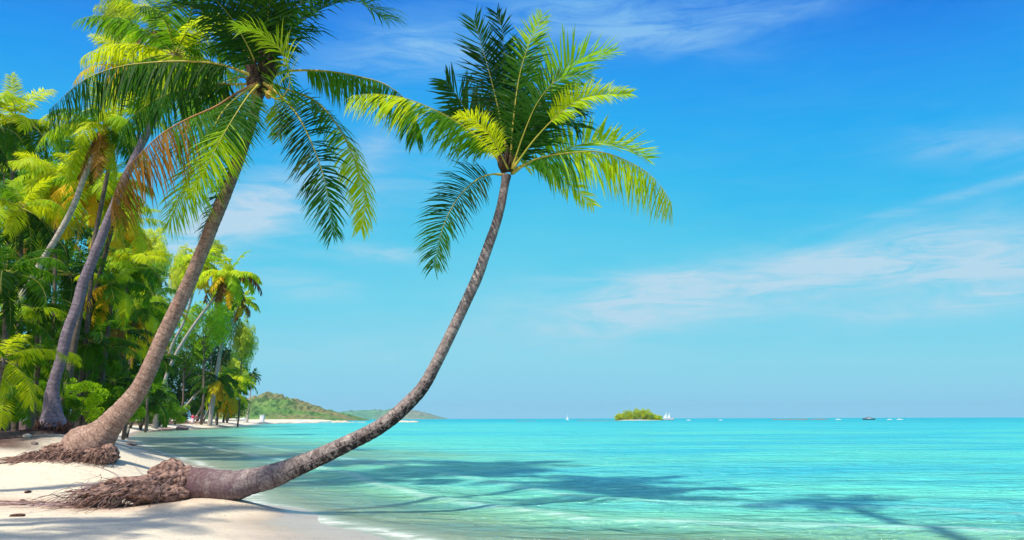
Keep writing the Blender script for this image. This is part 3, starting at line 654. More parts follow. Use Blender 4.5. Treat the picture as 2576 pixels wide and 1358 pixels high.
for lod, n_, w_ in (('', 54, 1.2), ('far', 26, 1.7)):
    for nm, mm in (('g', G), ('b', B_), ('d', Dk), ('y', Yl), ('n', Br)):
        fv = lambda e0, bend, sd, dr, L=.2, v=-.5: frond_variant('frond_' + nm, e0, bend, mm, sd, dr, n_, L, v, w_)
        VAR[nm + lod] = {'up': [fv(70, 40, 1, .25, v=-.1), fv(60, 65, 2, .5, v=-.2)], 'mid': [fv(38, 70, 3, .9), fv(30, 85, 4, 1.0), fv(22, 60, 5, .95)],
                   'low': [fv(5, 75, 6, .9), fv(-20, 65, 7, .7)], 'hang': [fv(-50, 38, 8, .5, .15, -.2), fv(-62, 25, 9, .4, .13, -.2)]}
nut_mb = MB()
for i in range(11):
    a = i * 2.4; lump(nut_mb, (math.cos(a) * .22 * (i % 3 + 1) / 3, math.sin(a) * .22 * (i % 3 + 1) / 3, -.12 - .07 * (i % 4)), (.1, .1, .13), i, .04, 8, 6)
nut_me = nut_mb.mesh('coconuts', M['coconut'])
def palm(crown, foot, frl, n, mix, label, group=None, tw=None, seed=0, tmat='trunk_pale', sag=0., emin=-70, emax=75, nuts=False, name='coconut_palm', mid=None, only=None):
    rg = random.Random(seed + 100); base = Vector(foot)
    root = empty(name, base, label, 'palm tree', group)
    c = Vector(crown); tw = tw or .16
    if mid is None: mids = [(base.x + (c.x - base.x) * (.28 - sag), base.y + (c.y - base.y) * .3, base.z + (c.z - base.z) * .33), (base.x + (c.x - base.x) * (.62 - sag), base.y + (c.y - base.y) * .65, base.z + (c.z - base.z) * .68)]
    else: mids = [tuple(q) for q in mid]
    ctrl = [(*(base - Vector((0, 0, .1))), tw * 1.7)] + [(*m_, tw * s_) for m_, s_ in zip(mids, np.linspace(1.05, .8, len(mids)))] + [(*c, tw * .75)]
    mb = MB(); P_, R_ = trunk_pts(ctrl, 60, .05, seed, .3); mb.tube(P_, R_, 12, 0); mb.build('trunk', M[tmat], root, origin=base)
    for i in range(n):
        u = (i + .5) / n; e = emax + (emin - emax) * u ** .85
        az_ = i * 2.39996 + rg.uniform(-.3, .3) + seed
        if only is not None: az_ = only[0] + (only[1] - only[0]) * ((i * .618) % 1)
        cls = 'up' if e > 48 else 'mid' if e > 5 else 'low' if e > -42 else 'hang'
        w = mix if isinstance(mix, str) else mix[0]
        kk = rg.choice(w)
        if cls == 'hang' and not isinstance(mix, str): kk = rg.choice(mix[1])
        if cls == 'low' and not isinstance(mix, str) and rg.random() < .35: kk = rg.choice(mix[1])
        me = rg.choice(VAR[kk + ('far' if c.y > 65 else '')][cls]); o = link('frond', me, root)
        o.location = c - base + Vector((0, 0, rg.uniform(-.04, .02) * frl))
        s_ = frl * rg.uniform(.85, 1.1) * (.8 if cls == 'up' else 1)
        o.scale = (s_, s_, s_); o.rotation_euler = (rg.uniform(-.25, .25), rg.uniform(-.12, .12), az_)
    if nuts:
        o = link('coconuts', nut_me, root); o.location = c - base + Vector((0, 0, -.05 * frl)); o.scale = (frl / 3.2,) * 3
    return root
def fr(px, Y): return px / 2022.0 * Y       # a length seen in the photograph, in metres
def foot_at(px, Y, py=None):
    x_ = gx(px, Y); return Vector((x_, Y, gz(x_, Y) - .05))

# grey-trunked palm behind the big one
base = P_GREY.copy()
T3 = empty('coconut_palm', base, 'grey-trunked coconut palm on the undercut bank, behind and left of the brown leaning palm', 'palm tree')
c3 = px_trunk([(132, 1078, 74), (132, 1064, 64), (131, 1036, 48), (130, 997, 36), (137, 957, 28), (155, 898, 27), (168, 840, 28), (192, 774, 26), (208, 714, 25), (232, 655, 26), (255, 596, 24), (272, 552, 21), (300, 485, 20),
                (335, 405, 20), (370, 335, 20), (395, 280, 19), (415, 222, 19), (432, 168, 19), (440, 140, 22)], 21, 21.5)
mb = MB(); P_, R_ = trunk_pts(c3, 170, .06, 4, .16); mb.tube(P_, R_, 24, 0); mb.build('trunk', M['trunk_grey'], T3, origin=base)
mb = MB(); rg = random.Random(21); lump(mb, at(135, 1092, 21.1), (.42, .5, .22), 5, .2, 30, 16)
for i in range(220):
    p = at(rg.uniform(92, 178), rg.uniform(1058, 1085), 21 + rg.uniform(-.4, .3)); root_tube(mb, p, (rg.uniform(-1, 1), -.6 * rg.random(), -.8), rg.uniform(.25, .7), rg.uniform(.01, .03), rg, 0, .5, .35)
mb.build('root_mass', M['root_dark'], T3, origin=base)
rg = random.Random(5); cT = at(440, 140, 21.5)
for i in range(24):
    e = 72 - 135 * ((i + .5) / 24) ** .85; cls = 'up' if e > 48 else 'mid' if e > 5 else 'low' if e > -42 else 'hang'
    o = link('frond', rg.choice(VAR[rg.choice('gbb')][cls]), T3); o.location = cT - base; s_ = fr(260, 21.5) * rg.uniform(.85, 1.05)
    o.scale = (s_,) * 3; o.rotation_euler = (rg.uniform(-.3, .3), 0, i * 2.4 + .5)
o = link('coconuts', nut_me, T3); o.location = cT - base + Vector((0, -.2, -.2))

PL = [ # crown px,py, dist, foot px, frond px, n, colours, label, extras
 ((262, 318), 25.5, -50, 175, 26, ('bbg', 'byn'), 'pale-trunked coconut palm with sunlit yellow crown, leaning right behind the grey palm', dict(tw=.1, nuts=True, mid=[(-10, 900, 25.5), (42, 770, 25.5), (104, 660, 25.5), (148, 588, 25.5), (184, 520, 25.5), (207, 458, 25.5), (231, 399, 25.5)], tmat='trunk_pale')),
 ((252, 462), 29, 215, 165, 26, ('ggb', 'by'), 'coconut palm with brown nuts and yellow hanging fronds, right of the pale trunk', dict(nuts=True, seed=3)),
 ((40, 300), 33, 10, 160, 26, ('bbb', 'g'), 'bright green coconut palm at the left edge below the blue sky gap', dict(seed=5)),
 ((140, 440), 31, 150, 155, 26, ('bbb', 'by'), 'coconut palm with orange-brown crown base left of the slanting pale trunk', dict(seed=8, nuts=True)),
 ((-70, 330), 18, -160, 150, 22, ('dd', 'd'), 'dark shaded palm whose black fronds reach in from the left edge', dict(seed=12)),
 ((285, 715), 30, 262, 125, 20, ('bg', 'yyb'), 'coconut palm with arching golden fronds and orange hanging leaves right of the grey trunk', dict(seed=14)),
 ((330, 660), 36, 280, 120, 22, ('gbb', 'g'), 'green coconut palm just left of the brown trunk, topping the gap of sky', dict(seed=17)),
 ((15, 690), 22, 30, 175, 20, ('dgg', 'd'), 'dark green palm with broad fronds low at the left edge', dict(seed=19)),
 ((55, 520), 27, 60, 150, 20, ('gbb', 'd'), 'mid-green palm between the left edge and the slanting pale trunk', dict(seed=23)),
 ((385, 745), 46, 290, 100, 20, ('gb', 'g'), 'small green palm showing over the bushes against the big brown trunk', dict(seed=29)),
 ((105, 610), 34, 120, 135, 20, ('gbd', 'bn'), 'coconut palm with dead fibrous leaves behind the foot of the slanting pale trunk', dict(seed=31)),
 ((345, 780), 42, 285, 95, 18, ('gb', 'yn'), 'palm with a skirt of orange dead leaves left of the big brown trunk', dict(seed=37)),
 ((10, 900), 19.5, -10, 150, 14, ('gb', 'g'), 'young palm, yellow-ribbed fronds arching low at the left edge', dict(seed=41, tmat='trunk_grey', emin=-25)),
 ((260, 880), 33, 250, 110, 16, ('dg', 'g'), 'short dark palm in the bushes between the grey and brown trunks', dict(seed=43, emin=-50)),
 ((200, 790), 30, 205, 120, 18, ('dgb', 'g'), 'palm crown half hidden behind the grey trunk, deep green', dict(seed=47)),
 ((380, 905), 50, 290, 85, 16, ('gd', 'g'), 'low green palm at the forest edge behind the big brown trunk', dict(seed=53, emin=-40)),
 ((320, 560), 40, 290, 125, 24, ('bbb', 'yy'), 'back-row coconut palm whose fronds show below the browned frond', dict(seed=59)),
 ((430, 80), 30, 170, 160, 22, ('bg', 'bn'), 'tall sunlit palm crown behind the crown of the grey-trunked palm', dict(seed=61, nuts=True)),
 ((330, 170), 27, 165, 150, 22, ('bbg', 'yb'), 'sunlit yellow-green palm crown under the long dark arching frond', dict(seed=67)),
 ((95, 770), 28, 110, 130, 16, ('dg', 'g'), 'low dark-green palm clump under the slanting pale trunk', dict(seed=111, emin=-55)),
 ((25, 800), 24, 40, 140, 15, ('dgb', 'g'), 'low palm with drooping green leaves at the left edge, mid height', dict(seed=113, emin=-55)),
 ((175, 690), 33, 190, 115, 16, ('gd', 'g'), 'palm crown between the grey trunk and the slanting pale trunk', dict(seed=117, emin=-60)),
 ((305, 830), 36, 300, 105, 16, ('gbd', 'yn'), 'low palm with yellow and orange hanging leaves above the dark gap', dict(seed=119, emin=-72)),
 ((225, 860), 29, 235, 115, 15, ('gd', 'g'), 'low green palm clump just right of the grey trunk', dict(seed=123, emin=-55)),
 ((355, 850), 44, 290, 85, 15, ('gb', 'y'), 'low bright palm clump touching the left side of the brown trunk', dict(seed=127, emin=-55)),
 ((100, 905), 24, 95, 120, 14, ('gb', 'g'), 'young palm with arching yellow-green leaves left of the grey trunk', dict(seed=131, emin=-40)),
 ((285, 960), 31, 290, 95, 13, ('gd', 'g'), 'young dark palm with broad low leaves between the trunks', dict(seed=137, emin=-35)),
 ((385, 1005), 100, 385, 75, 13, ('gd', 'g'), 'young palm spreading just right of the brown trunk foot', dict(seed=139, emin=-30)),
 ((20, 985), 22, 20, 110, 12, ('gb', 'g'), 'young palm over the coloured cloths at the left edge', dict(seed=149, emin=-25)),
 ((425, 780), 120, 405, 62, 18, ('gb', 'y'), 'small bright palm crown peeping out right of the brown trunk', dict(seed=151)),
 ((350, 690), 50, 280, 85, 18, ('gb', 'g'), 'back-row green palm in the gap of sky left of the brown trunk', dict(seed=157)),
 ((578, 690), 108, 405, 96, 26, ('bbb', 'byyn'), 'tallest slender pale palm of the far grove, with orange dead leaves', dict(seed=71, tw=.23, nuts=True, mid=[(405, 990, 108), (438, 900, 108), (490, 815, 108), (545, 742, 108)])),
 ((500, 660), 132, 425, 84, 22, ('bbb', 'yy'), 'far grove palm half hidden behind the big brown trunk, thin trunk leaning right', dict(seed=73, tw=.24, mid=[(425, 895, 132), (462, 810, 132), (490, 720, 132)])),
 ((610, 760), 140, 540, 52, 20, ('gbb', 'yn'), 'far grove palm at the right of the tallest slender one, yellow-green tuft', dict(seed=79, tw=.24, mid=[(555, 880, 140), (585, 815, 140), (600, 775, 140)])),
 ((545, 955), 142, 425, 74, 24, ('gd', 'yyb'), 'far palm with drooping yellow fronds, trunk slanting up from the sand', dict(seed=83, tw=.22, mid=[(432, 1052, 142), (468, 1020, 142), (500, 985, 142)], emin=-75)),
 ((570, 985), 148, 490, 66, 24, ('gb', 'yyb'), 'yellow-skirted far palm leaning over the strollers on the beach', dict(seed=89, tw=.17, emin=-75, mid=[(492, 1050, 148), (515, 1015, 148), (545, 995, 148)])),
 ((587, 955), 154, 512, 68, 24, ('gb', 'yb'), 'rightmost low palm of the far grove, hanging yellow fronds', dict(seed=97, tw=.17, emin=-75, mid=[(515, 1050, 154), (535, 1010, 154), (565, 985, 154)])),
 ((636, 943), 235, 632, 27, 14, ('d', 'd'), 'small lone dark palm against the sky right of the far grove', dict(seed=101, tw=.22, emin=-35)),
]
for i, (c_, Y, fpx, fp, n, mix, lab, ex) in enumerate(PL):
    cpt = at(c_[0], c_[1], Y); ft = foot_at(fpx, Y); ex = dict(ex)
    if 'mid' in ex: ex['mid'] = [at(a_, b_, y_) for (a_, b_, y_) in ex['mid']]
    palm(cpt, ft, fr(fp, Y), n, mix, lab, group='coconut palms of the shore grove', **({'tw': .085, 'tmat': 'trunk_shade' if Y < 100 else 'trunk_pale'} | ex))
# the palms outside the frame that shade the sand and the water
palm((1.3, 9.0, 11.2), (2.6, -1.2, gz(2.6, -1.2)), 1.7, 15, 'gd', 'coconut palm above the frame that throws its shadow on the water at right', group='palms outside the frame', tw=.16, seed=7,
     mid=[(3.2, .8, 3.0), (2.6, 4.0, 7.)])
palm((-7.9, 4.4, 8.4), (-9.6, .5, gz(-9.6, .5)), 2.3, 15, 'gd', 'coconut palm left of the frame that shades the near sand', group='palms outside the frame', tw=.16, seed=9)
palm((-7.6, 6.9, 8.3), (-13.6, 4.5, gz(-13.6, 4.5)), 1.7, 13, 'gd', 'coconut palm left of the frame leaning toward the near bank', group='palms outside the frame', tw=.14, seed=15)
palm((-6.6, 17.5, 16.5), (-14, 7, gz(-14, 7)), 4.2, 24, 'gd', 'tall coconut palm above the frame that shades the blue water behind the fallen trunk', group='palms outside the frame', tw=.17, seed=17, mid=[(-12.5, 8.5, 5.5), (-9.5, 12.5, 12)])
palm((-3.0, 12.6, 13.5), (-12, 4.5, gz(-12, 4.5)), 3.0, 18, 'gd', 'tall coconut palm above the frame that shades the water in front of the curved trunk', group='palms outside the frame', tw=.17, seed=19, mid=[(-9.8, 5.5, 5.), (-6.3, 8.5, 10.)])

# ------------------------------------------------------------------ broad-leaved trees, casuarinas, shrubs
def leaf_cloud(seed, n, size, clumps, aspect=.5, strand=False, shape=(1, 1, 1), cr=(.16, .38), hollow=.55):
    """n leaf-sized faces spread over clumps inside an uneven unit crown"""
    rg = np.random.RandomState(seed)
    cc = rg.normal(size=(clumps, 3)); cc /= np.linalg.norm(cc, axis=1)[:, None]; cc *= rg.uniform(hollow, .95, (clumps, 1)) * np.array(shape)
    rad = rg.uniform(cr[0], cr[1], clumps); wt = rad ** 2; idx = rg.choice(clumps, n, p=wt / wt.sum())
    dv = rg.normal(size=(n, 3)); dv /= np.linalg.norm(dv, axis=1)[:, None]; dv[:, 2] = np.where((dv[:, 2] < -.3) & (rg.rand(n) < .45), -dv[:, 2], dv[:, 2])
    P = cc[idx] + dv * (rad[idx] * rg.uniform(.72, 1.05, n) ** .5)[:, None] * np.array([1, 1, .95])
    if strand:
        t = rg.normal(size=(n, 3)) * [.5, .5, .35] + [0, 0, -.55] + dv * .5
    else:
        t = dv * .8 + rg.normal(size=(n, 3)) * .6
    t /= np.linalg.norm(t, axis=1)[:, None]
    nn = dv + rg.normal(size=(n, 3)) * .55 + [0, 0, .35]; b = np.cross(nn, t); b /= np.linalg.norm(b, axis=1)[:, None] + 1e-9
    L = (size * rg.uniform(.6, 1.25, n))[:, None]; w = L * aspect
    V = np.stack([P - t * L * .5, P + b * w * .5, P + t * L * .5, P - b * w * .5], 1)
    nrm = np.cross(t, b); V[:, 1] += nrm * w * .12; V[:, 3] += nrm * w * .12
    return V.reshape(-1, 3), np.arange(4 * n).reshape(-1, 4)
CR = {}
def crown_mesh(key, m, *a, **kw):
    if key not in CR: V, F = leaf_cloud(*a, **kw); CR[key] = np_mesh('crown', V, F, M[m])
    return CR[key]
for i in range(3):
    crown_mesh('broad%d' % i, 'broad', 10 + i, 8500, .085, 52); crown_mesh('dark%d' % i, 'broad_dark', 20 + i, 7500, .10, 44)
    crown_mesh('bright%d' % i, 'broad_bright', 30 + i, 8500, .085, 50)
    crown_mesh('islet%d' % i, 'islet', 70 + i, 6000, .11, 40)
    crown_mesh('shrub%d' % i, 'broad_bright', 40 + i, 3200, .14, 32, .45); crown_mesh('gshrub%d' % i, 'broad', 50 + i, 3400, .14, 34, .45)
for i in range(2): crown_mesh('needle%d' % i, 'needle', 60 + i, 12000, .15, 90, .16, True, (1, 1, 1), (.12, .3), .3)
def tree_gen(px, py, rpx, Y, kind, label, cat, group, hs=1., name='broadleaf_tree', seed=0, trunk=True, tm='bark'):
    rg = random.Random(seed); c = at(px, py, Y); r = fr(rpx, Y); f = foot_at(px + rg.uniform(-.2, .2) * rpx, Y)
    root = empty(name, f, label, cat, group)
    mb = MB(); rel = c - f
    if trunk:
        tw = max(.05, r * .05)
        mb.tube([(0, 0, -.2), (rel.x * .3 + r * .04, rel.y * .3, rel.z * .3), (rel.x * .7 - r * .03, rel.y, rel.z * .62), tuple(rel + Vector((0, 0, r * .2)))], [tw * 1.3, tw, tw * .8, tw * .35], 8)
        for i in range(7):
            a = i * 2.4; p0 = Vector((rel.x * .7, rel.y, rel.z * .6)).lerp(rel, i / 9)
            mb.tube([p0, p0.lerp(rel, .4) + Vector((math.cos(a) * r * .4, math.sin(a) * r * .4, r * .15 * (i % 3))), rel + Vector((math.cos(a) * r * .75, math.sin(a) * r * .75, r * (.25 * (i % 4) - .25) * hs))], [tw * .5, tw * .35, tw * .12], 6)
        mb.build('trunk', M[tm], root)
    else:
        for i in range(7):
            a = i * 2.4; mb.tube([(0, 0, -.1), (math.cos(a) * r * .2, math.sin(a) * r * .2, rel.z * .5), tuple(rel + Vector((math.cos(a) * r * .5, math.sin(a) * r * .5, r * .2)))], [r * .03, r * .022, r * .01], 5)
        mb.build('stem', M[tm], root)
    o = link('crown' if trunk else 'foliage', CR[kind + str(seed % (2 if kind == 'needle' else 3))], root); o.location = rel; o.scale = (r, r, r * hs); o.rotation_euler = (0, 0, seed * 1.3)
    return root
TG = [
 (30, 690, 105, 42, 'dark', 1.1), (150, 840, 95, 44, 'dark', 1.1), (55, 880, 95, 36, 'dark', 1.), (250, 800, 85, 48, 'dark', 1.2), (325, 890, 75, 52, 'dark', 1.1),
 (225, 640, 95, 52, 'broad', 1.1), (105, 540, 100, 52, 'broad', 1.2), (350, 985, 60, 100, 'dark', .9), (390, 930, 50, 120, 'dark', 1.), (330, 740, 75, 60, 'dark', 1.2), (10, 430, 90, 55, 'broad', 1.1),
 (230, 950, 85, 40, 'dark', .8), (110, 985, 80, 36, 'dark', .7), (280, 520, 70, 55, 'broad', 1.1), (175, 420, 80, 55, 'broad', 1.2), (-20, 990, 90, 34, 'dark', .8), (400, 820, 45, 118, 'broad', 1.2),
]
LT = {'dark': 'tree with shade-darkened leaves behind the palms of the grove', 'broad': 'mid-green tree standing behind the palms of the grove', 'bright': 'bright green tree behind the palms'}
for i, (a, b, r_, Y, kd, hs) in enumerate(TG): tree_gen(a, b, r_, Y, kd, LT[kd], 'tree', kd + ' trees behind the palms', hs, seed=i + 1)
for i, (a, b, r_, Y, kd, hs, lab) in enumerate([
 (520, 815, 62, 138, 'bright', 1.15, 'bright green leafy tree in the far grove under the slender palms'),
 (470, 880, 55, 146, 'broad', 1.1, 'green leafy tree beside the pale leaning trunk of the far grove'),
 (455, 965, 58, 160, 'dark', 1., 'dark leafy tree at the left foot of the far grove'),
 (520, 930, 62, 176, 'dark', 1.2, 'dark leafy tree in the middle of the far grove'),
 (575, 930, 48, 182, 'broad', 1.4, 'green leafy tree behind the yellow-skirted palms'),
 (562, 815, 42, 150, 'broad', 1.2, 'mid-green treetop left of the feathery olive tree'),
 (395, 1012, 44, 108, 'broad', .9, 'rounded green bush tree right of the brown trunk foot'),
 (425, 1030, 22, 124, 'bright', .8, 'low bright bush tree above the dark rocks')]):
    tree_gen(a, b, r_, Y, kd, lab, 'tree', 'trees of the far grove', hs, seed=i + 40)
for i, (a, b, r_, Y, hs, lab) in enumerate([
 (612, 860, 34, 152, 1.9, 'feathery olive-yellow casuarina at the right end of the grove, lit by the sun'),
 (583, 950, 34, 178, 1.5, 'lower feathery casuarina above the beach at the right end of the grove'),
 (457, 690, 34, 160, 2.4, 'wispy casuarina rising left of the big brown trunk'),
 (540, 632, 26, 165, 1.3, 'pale wispy casuarina top behind the tallest slender palm'),
 (300, 60, 60, 60, 2.2, 'tall wispy casuarina against the sky behind the uppermost palm crowns'),
 (385, 640, 50, 90, 1.5, 'blue-green wispy casuarina in the sky gap left of the brown trunk')]):
    tree_gen(a, b, r_, Y, 'needle', lab, 'tree', 'casuarina trees', hs, 'casuarina_tree', seed=i + 60)
SHR = [(30, 1012, 42, 25.5, 'shrub', 'bright green shrub by the coloured cloths'), (95, 1000, 40, 27, 'gshrub', 'green shrub left of the grey trunk foot'), (208, 992, 42, 26, 'shrub', 'bright leafy shrub right of the grey trunk foot'),
 (262, 1005, 42, 29, 'gshrub', 'green shrub between the grey and brown trunks'), (180, 1030, 26, 25, 'gshrub', 'small green shrub against the grey trunk foot'), (300, 1015, 34, 33, 'shrub', 'yellow-green shrub just left of the brown trunk'),
 (365, 1025, 46, 100, 'gshrub', 'green shrub just right of the brown trunk'), (60, 955, 48, 30, 'gshrub', 'taller green shrub at the left edge'), (240, 940, 46, 34, 'gshrub', 'taller green shrub behind the gap of the trunks'),
 (318, 985, 50, 40, 'gshrub', 'taller green shrub touching the brown trunk'), (5, 1020, 34, 24.5, 'gshrub', 'low green shrub cut by the left edge'), (230, 1040, 22, 27.5, 'shrub', 'low bright shrub on the sand edge'),
 (300, 1040, 30, 46, 'gshrub', 'low green shrub at the back of the pale sand strip'), (335, 1040, 28, 62, 'shrub', 'low bright shrub glimpsed beside the brown trunk'), (418, 1032, 34, 150, 'gshrub', 'low shrub left of the slanting far palm foot'), (380, 1035, 38, 112, 'gshrub', 'low shrub right of the brown trunk at the water edge'),
 (470, 1022, 42, 162, 'gshrub', 'dark bank of shrub behind the far boulder'), (530, 1018, 36, 180, 'gshrub', 'green bank of shrub behind the strollers on the far beach'), (585, 1022, 38, 185, 'gshrub', 'green shrub at the right foot of the far grove'), (500, 1005, 40, 178, 'gshrub', 'tall shrub in the shade behind the thin far trunks'),
 (282, 1000, 52, 36, 'gshrub', 'large green shrub in the gap behind the pale sand strip'), (135, 960, 50, 31, 'gshrub', 'large green shrub hidden behind the grey trunk'), (240, 1015, 40, 30, 'shrub', 'bright shrub between the sand strip and the dark gap'),
 (408, 1035, 36, 112, 'gshrub', 'low far shrub left of the slanting far trunk'), (450, 1040, 26, 125, 'shrub', 'low far shrub by the boulder')]
for i, (a, b, r_, Y, kd, lab) in enumerate(SHR):
    tree_gen(a, b, r_ * (1.22 if Y < 60 else 1), Y, kd, lab, 'shrub', 'shrubs along the forest edge', .85, 'shrub', seed=i + 80, trunk=False)

# ------------------------------------------------------------------ far shore
def hill(name, prof, Y, depth, bump, mat_, seed):
    """prof: (px, height in photo px above the water line)"""
    nx, ny = 170, 110; px = np.linspace(prof[0][0], prof[-1][0], nx); h = .86 * np.interp(px, [p[0] for p in prof], [p[1] for p in prof])
    xx = (px - 1288) / 2022 * Y; H = h / 2022 * Y; vy = np.linspace(0, 1, ny) ** 1.5
    Xg = np.repeat(xx[:, None], ny, 1); Yg = Y + np.repeat((vy * depth)[None], nx, 0); s_ = np.sin(np.pi * np.clip(vy * 1.02, 0, 1)) ** .75
    rg = np.random.RandomState(seed); n1 = rg.rand(nx, ny); k5 = lambda a: (a + np.roll(a, 1, 0) + np.roll(a, -1, 0) + np.roll(a, 1, 1) + np.roll(a, -1, 1)) / 5
    n2 = k5(k5(k5(k5(k5(rg.rand(nx, ny)))))); n2 = (n2 - n2.mean()) / n2.std()
    Zg = H[:, None] * s_[None] * (1 + .03 * n2) + bump * (.2 * k5(n1) + .25 * n2) * (s_[None] > .15) * np.clip(H[:, None] / (6 * bump), 0, 1) - .4
    V = np.stack([Xg, Yg, Zg], -1).reshape(-1, 3); i, j = np.meshgrid(np.arange(nx - 1), np.arange(ny - 1), indexing='ij')
    F = np.stack([i * ny + j, (i + 1) * ny + j, (i + 1) * ny + j + 1, i * ny + j + 1], -1).reshape(-1, 4)
    tag(link(name, np_mesh(name, V, F, mat_, True)), kind='structure')
def hill_mat(name, c1, c2, c3, sc):
    m, k = mat(name); P = k.n('ShaderNodeNewGeometry').outputs['Position']; s = k.n('ShaderNodeSeparateXYZ'); k.put(s.inputs[0], P)
    n = k.noise(P, sc, 6, .7); n2 = k.noise(P, sc * .18, 3)
    c = k.mix(k.rng(n, .38, .64), c1, c2); c = k.mix(k.m('MULTIPLY', k.rng(n2, .45, .6), .8), c, c3)
    out(k, principled(k, c, .9, k.bump(n, .5, 1.), .1)); return m
M['hill_near'] = hill_mat('near_hill', (.04, .11, .03), (.14, .24, .06), (.20, .16, .08), .09)
M['hill_far'] = hill_mat('far_hill', (.07, .18, .12), (.13, .26, .15), (.20, .20, .16), .03)  # paler canopy: distance haze put into the colour
hill('hill', [(520, 60), (600, 80), (625, 82), (650, 76), (685, 66), (715, 52), (750, 38), (790, 28), (820, 22), (850, 10), (872, 0)], 640, 160, 2.2, M['hill_near'], 3)
hill('hill', [(740, 10), (800, 22), (860, 26), (930, 28), (990, 29), (1020, 25), (1045, 20), (1060, 14), (1085, 6), (1102, 0)], 2300, 600, 4.5, M['hill_far'], 5)

# green islet
isl = at(1606, 1056, 520); isl.z = 0
T = empty('islet', isl, 'small islet covered in rounded bright green trees on the horizon', 'islet')
mb = MB(); lump(mb, (0, 0, -.3), (15, 9, .8), 4, .15, 40, 12); mb.build('rocky_base', M['rock_pale'], T)
rg = random.Random(6)
for i, (dx, r_, zc) in enumerate([(-11, 3.2, 2.4), (-7.4, 3.7, 3.0), (-2.8, 4.2, 4.0), (1.6, 4.3, 4.3), (5.2, 3.9, 3.7), (8.6, 2.9, 2.1), (11.8, 2.6, 1.8), (-12.6, 2.4, 1.7), (13.6, 2., 1.3)]):
    o = link('tree_crown', CR[('islet%d' if i not in (5, 8) else 'bright%d') % (i % 3)], T); o.location = (dx, rg.uniform(-2, 2), zc * .82); o.scale = (r_ * 1.05, r_, r_ * .95); o.rotation_euler = (0, 0, i)
    m2 = MB(); m2.tube([(dx, 0, 0), (dx + .2, 0, zc)], [.3, .2], 6); m2.build('tree_trunk', M['bark'], T)

def hull(mb, L, w, h, mi=0, sheer=.3):
    n = 12; vs = []; prof = [(-1, 1), (-.75, .35), (0, 0), (.75, .35), (1, 1)]
    for i in range(n + 1):
        t = i / n * 2 - 1; f = (1 - max(0, t) ** 2.4) * (1 - .25 * max(0, -t) ** 2)
        for (a, b) in prof: vs.append((t * L / 2, a * w / 2 * max(f, .03), -.25 * h + b * h * (1 + sheer * t * t)))
    fs = []
    for i in range(n):
        for j in range(4): fs.append((i * 5 + j, (i + 1) * 5 + j, (i + 1) * 5 + j + 1, i * 5 + j + 1))
        fs.append((i * 5 + 4, (i + 1) * 5 + 4, (i + 1) * 5, i * 5))
    fs.append((0, 1, 2, 3, 4)); fs.append(tuple(n * 5 + j for j in (4, 3, 2, 1, 0))); mb.add(vs, fs, mi)
def sail(mb, x0, x1, z0, z1, xt, mi=0, belly=.35):
    n = 6; vs = []; fs = []
    for s_ in (-.02, .02):
        for i in range(n + 1):
            t = i / n; a = x0 + (xt - x0) * t; b = x1 + (xt - x1) * t
            for q in (0, .5, 1): vs.append((a + (b - a) * q, belly * math.sin(math.pi * t) * (1 if q == .5 else .2) + s_, z0 + (z1 - z0) * t))
    for s_ in (0, 3 * (n + 1)):
        for i in range(n):
            for j in (0, 1): q = s_ + i * 3 + j; fs.append((q, q + 3, q + 4, q + 1))
    mb.add(vs, fs, mi)
def boat(px, Y, L, label, rz=0., sails=0, cabin=False, hm='white', group='boats near the horizon'):
    loc = Vector((gx(px, Y), Y, .0)); T = empty('sailing_boat' if sails else 'boat', loc, label, 'boat', group if group else None); T.rotation_euler.z = rz
    mb = MB(); hull(mb, L, L * .28, L * .13); mb.build('hull', M[hm], T)
    if sails:
        mb = MB(); mb.tube([(-L * .05, 0, 0), (-L * .05, 0, L * .62)], [.09, .05], 6); mb.tube([(L * .2, 0, 0), (L * .2, 0, L * .6)], [.09, .05], 6); mb.build('mast', M['white'], T)
        for (a, b, c_) in ((-L * .3, -L * .03, -L * .1), (L * .0, L * .22, L * .14)):
            mb = MB(); sail(mb, a, b, L * .16, L * .6, c_); mb.build('sail', M['white'], T)
    if cabin:
        mb = MB(); mb.box((-.05 * L, 0, L * .13), (L * .35, L * .18, L * .1)); mb.build('cabin', M['white'], T, False)
        mb = MB(); mb.box((-.05 * L, 0, L * .2), (L * .42, L * .22, L * .03)); mb.build('roof', M['canopyblue'] if hm != 'white' else M['white'], T, False)
    return T
boat(1671, 540, 8.6, 'two-masted white-sailed boat with pinkish hull at the right end of the islet', sails=2, hm='pinkish')
t_ = Vector((gx(1424, 620), 620, 0)); T = empty('sailing_boat', t_, 'lone narrow white sail on the horizon left of the islet', 'boat', 'boats near the horizon')
mb = MB(); hull(mb, 2.6, .9, .5); mb.build('hull', M['white'], T); mb = MB(); mb.tube([(0, 0, 0), (0, 0, 4.6)], [.06, .04], 6); mb.build('mast', M['white'], T)
mb = MB(); sail(mb, -.75, .5, .6, 4.6, .1); mb.build('sail', M['white'], T)
boat(1724, 430, 2.6, 'tiny white boat just right of the two-masted boat', cabin=True)
boat(1803, 470, 2.2, 'tiny white boat alone right of the islet', cabin=True)
boat(2094, 470, 3.2, 'tiny white boat at the end of the long reddish reef', cabin=True)
boat(2170, 500, 7.5, 'dark boat with a reddish roof on the right horizon', cabin=True, hm='darkhull')
boat(2221, 440, 2.8, 'left one of the two white boats right of the red-roofed boat', cabin=True)
boat(2246, 440, 3.3, 'right one of the two white boats right of the red-roofed boat', cabin=True)
boat(762, 330, 5.5, 'white motor boat moored off the end of the sand spit', rz=.1, cabin=True)
boat(602, 225, 5.5, 'white boat pulled up on the beach right of the far grove', rz=.2)
for o in list(SC.collection.objects):
    if o.get('label') == 'white boat pulled up on the beach right of the far grove': o.location.z = gz(o.location.x, o.location.y) + .25
